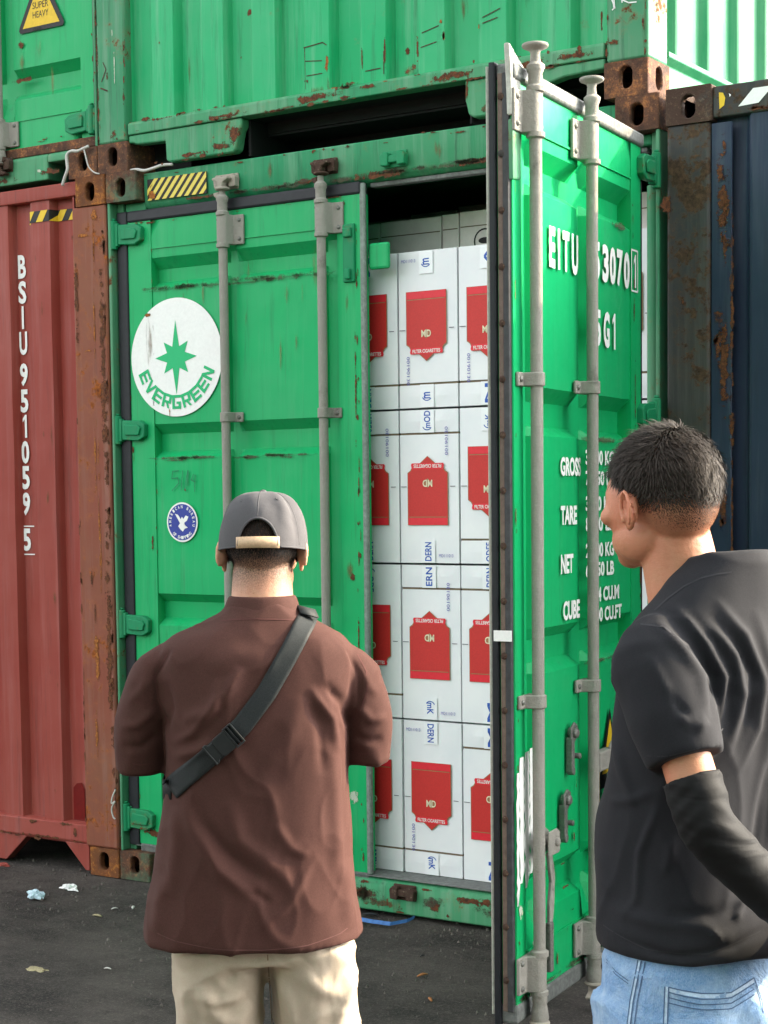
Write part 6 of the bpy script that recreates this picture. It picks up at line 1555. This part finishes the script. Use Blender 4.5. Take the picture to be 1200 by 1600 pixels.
# jeans
jr = [rot_loft([(.91, 0, -.005, .168, .105, .098, 2.3), (.86, 0, -.004, .186, .146, .112, 2.4), (.78, 0, -.004, .196, .160, .128, 2.4), (.72, 0, -.002, .194, .160, .118, 2.5)]),
      rot_loft([(.78, -.092, -.002, .108, .152, .118, 2.3), (.66, -.095, .0, .102, .135, .102, 2.2), (.46, -.095, .008, .080, .095, .078, 2.1), (.25, -.095, .0, .066, .064, .072, 2.1), (.05, -.095, -.01, .062, .066, .066, 2.1)], 36),
      rot_loft([(.78, .092, -.002, .108, .152, .118, 2.3), (.66, .095, .0, .102, .135, .102, 2.2), (.46, .095, .008, .080, .095, .078, 2.1), (.25, .095, .0, .066, .064, .072, 2.1), (.05, .095, -.01, .062, .066, .066, 2.1)], 36)]
FJ = [([(.02, .72), (.06, .755), (.12, .775)], .012, .010), ([(-.12, .76), (-.06, .745), (-.02, .76)], .010, .006), ([(.0, .70), (.05, .72), (.10, .70)], .012, -.008), ([(.09, .80), (.115, .76), (.13, .70)], .014, .012), ([(-.13, .73), (-.09, .715)], .01, .006)]
p2 = remesh('jeans', jr, .006, 4, 'denim', m2, fold_disp(FJ, base=lambda co: vnoise(co, (10, 10, 9), .004, 14)+ridge(co, (8, 8, 12), .004, 54)))
bvj = bvh_of(p2)
def seam(P, w_=.0015, mat='stitch_navy', name='jeans_stitching', off=.0014): return conform(name, bvj, P, w_, off, mat, m2, 0)
for k, dz in enumerate((0, .008, .016, .024)):
    seam([(-.028, .832-dz), (.02, .824-dz), (.065, .822-dz), (.10, .836-dz)]); 
seam([(-.028, .828), (.02, .820), (.065, .818), (.10, .832)], .005, 'seam_pale', 'jeans_seam', .0006)
for dx in (0, .006): seam([(-.034+dx, .832), (-.036+dx, .775), (-.038+dx, .700)])
seam([(-.031, .832), (-.033, .775), (-.035, .700)], .004, 'seam_pale', 'jeans_seam', .0006)
for dx in (-.005, 0, .006): seam([(-.070+dx, .862), (-.082+dx, .80), (-.094+dx, .70)])
seam([(-.073, .862), (-.085, .80), (-.097, .70)], .004, 'seam_pale', 'jeans_seam', .0006)
for dz in (0, .005): seam([(-.126, .846-dz), (-.110, .836-dz), (-.090, .829-dz)])
seam([(.10, .836), (.112, .80), (.115, .76), (.10, .72)]); seam([(-.02, .735), (.03, .745), (.06, .765), (.075, .768)], .003); seam([(-.02, .728), (.03, .738)], .003)

# shirt
TS = [(.866, 0, .0, .196, .150, .134, 2.5), (.90, 0, .0, .198, .160, .136, 2.4), (.98, 0, .006, .190, .165, .118, 2.3), (1.06, 0, .008, .190, .160, .112, 2.3), (1.18, 0, .004, .192, .118, .112, 2.4), (1.28, 0, -.002, .196, .100, .115, 2.5), (1.35, 0, -.006, .192, .090, .108, 2.4), (1.395, -.0, -.012, .165, .080, .096, 2.2), (1.425, -.0, -.018, .125, .072, .086, 2.1), (1.448, .0, -.022, .090, .078, .074, 2), (1.462, .0, -.024, .076, .074, .064, 2)]
tor = rot_loft(TS, 56, 5); vv = []
for v in tor.v:
    f_ = (Vector(v)-BC).dot(fw); vv.append((v[0], v[1], v[2]-(f_+.02)*.14*sm(1.37, 1.46, v[2])+.016*sm(1.40, 1.46, v[2])))
tor.v = vv
shirt = [tor,
         capsule([tuple(shL+Vector((.030, .05, .020))), tuple(shL+Vector((0, .0, -.005))), tuple(shL.lerp(elL, .35)), tuple(shL.lerp(elL, .60))], [.056, .070, .068, .058], 30, True),
         capsule([tuple(shR+Vector((-.02, -.03, .01))), tuple(shR), tuple(shR.lerp(elR, .6))], [.060, .066, .060], 28, True)]
F2 = [([(.030, 1.262), (.020, 1.310), (-.010, 1.350), (-.050, 1.385)], .010, .012), ([(.040, 1.235), (.040, 1.300), (.005, 1.352), (-.040, 1.398)], .009, -.010), ([(.046, 1.235), (.052, 1.300), (.025, 1.352), (-.020, 1.405)], .008, .011), ([(.055, 1.230), (.066, 1.300), (.042, 1.350), (.0, 1.395)], .008, -.009), ([(.062, 1.20), (.080, 1.27), (.070, 1.33), (.035, 1.375)], .009, .012),
      ([(.066, 1.175), (.090, 1.235), (.098, 1.30), (.070, 1.355), (.03, 1.395)], .008, -.010), ([(.075, 1.15), (.105, 1.215), (.112, 1.29), (.085, 1.36), (.04, 1.415)], .008, .010), ([(.095, 1.05), (.125, 1.20), (.128, 1.30), (.10, 1.40)], .010, .008), ([(.10, 1.00), (.108, 1.10), (.122, 1.17)], .008, -.008), ([(.12, 1.0), (.13, 1.10), (.14, 1.2)], .008, .010),
      ([(-.015, 1.255), (.015, 1.235), (.030, 1.245)], .010, .012), ([(-.03, 1.29), (-.005, 1.255), (.018, 1.225)], .008, -.008), ([(-.06, 1.34), (-.035, 1.295), (-.01, 1.26)], .010, .007), ([(-.045, 1.13), (-.08, 1.11), (-.12, 1.10)], .008, .007), ([(-.04, 1.11), (-.07, 1.03), (-.075, .96), (-.095, .93)], .007, .009), ([(-.02, 1.06), (-.035, 1.0)], .008, .007),
      ([(-.12, .935), (-.06, .93), (.02, .925), (.07, .905)], .012, .008), ([(-.03, .945), (.04, .94), (.10, .955)], .012, -.007), ([(-.11, .895), (-.02, .880), (.07, .895), (.12, .915)], .008, -.010), ([(.03, .92), (.05, .905)], .006, .008), ([(.07, .93), (.085, .96)], .007, .010), ([(-.11, 1.20), (-.09, 1.14), (-.075, 1.10)], .008, .008), ([(-.13, 1.02), (-.12, .95)], .014, .006)]
s2 = remesh('tee_shirt', shirt, .0055, 4, 'black_tee', m2, fold_disp(F2, base=lambda co: vnoise(co, (7, 7, 5), .004, 33)+ridge(co, (7, 7, 5), .004, 36)+vnoise(co, (20, 20, 14), .0018, 39), wk=.8, ak=.62))
bv2 = bvh_of(s2)
conform('armhole_seam', bv2, [(-.070, 1.380), (-.035, 1.378), (.0, 1.350), (.030, 1.300), (.042, 1.255)], .0022, .001, 'stitch_black', m2, 0)
conform('sleeve_hem_seam', bv2, [(-.060, 1.190), (-.03, 1.193), (.015, 1.205), (.052, 1.222)], .0016, .001, 'stitch_black', m2, 0)
conform('hem_seam', bv2, [(-.13, .905), (-.06, .885), (.03, .885), (.11, .910)], .0018, .001, 'stitch_black', m2, 0)
# compression sleeves
def sleeve(sh, el, wr, r0, t0=.71):
    a = sh.lerp(el, t0); P = [a, sh.lerp(el, .88), el, el.lerp(wr, .35), el.lerp(wr, .7), wr]
    return capsule([tuple(p) for p in P], [r0, r0*.98, r0*.97, r0*.92, r0*.78, r0*.66], 26, 'start')
for k, (sh, el, wr) in enumerate(((shL, elL, wrL), (shR, elR, wrR))):
    def dd(co, no, sh=sh, el=el):
        ax = (el-sh).normalized(); t = (co-np.array(sh)) @ np.array(ax); return co+no*(np.sin(t*230+3*np.sin(co[:, 0]*50))*.0007+vnoise(co, (18, 18, 30), .002, 2))[:, None]
    so2 = remesh('arm_sleeve', [sleeve(sh, el, wr, .0445)], .0045, 3, 'black_sleeve', m2, dd)
shoes(m2, (-.02, .10), .02)

conform('collar_seam', bv2, [(-.050, 1.398), (-.030, 1.416), (-.005, 1.434), (.020, 1.446), (.045, 1.452), (.065, 1.454)], .0022, .001, 'stitch_black', m2, 0)
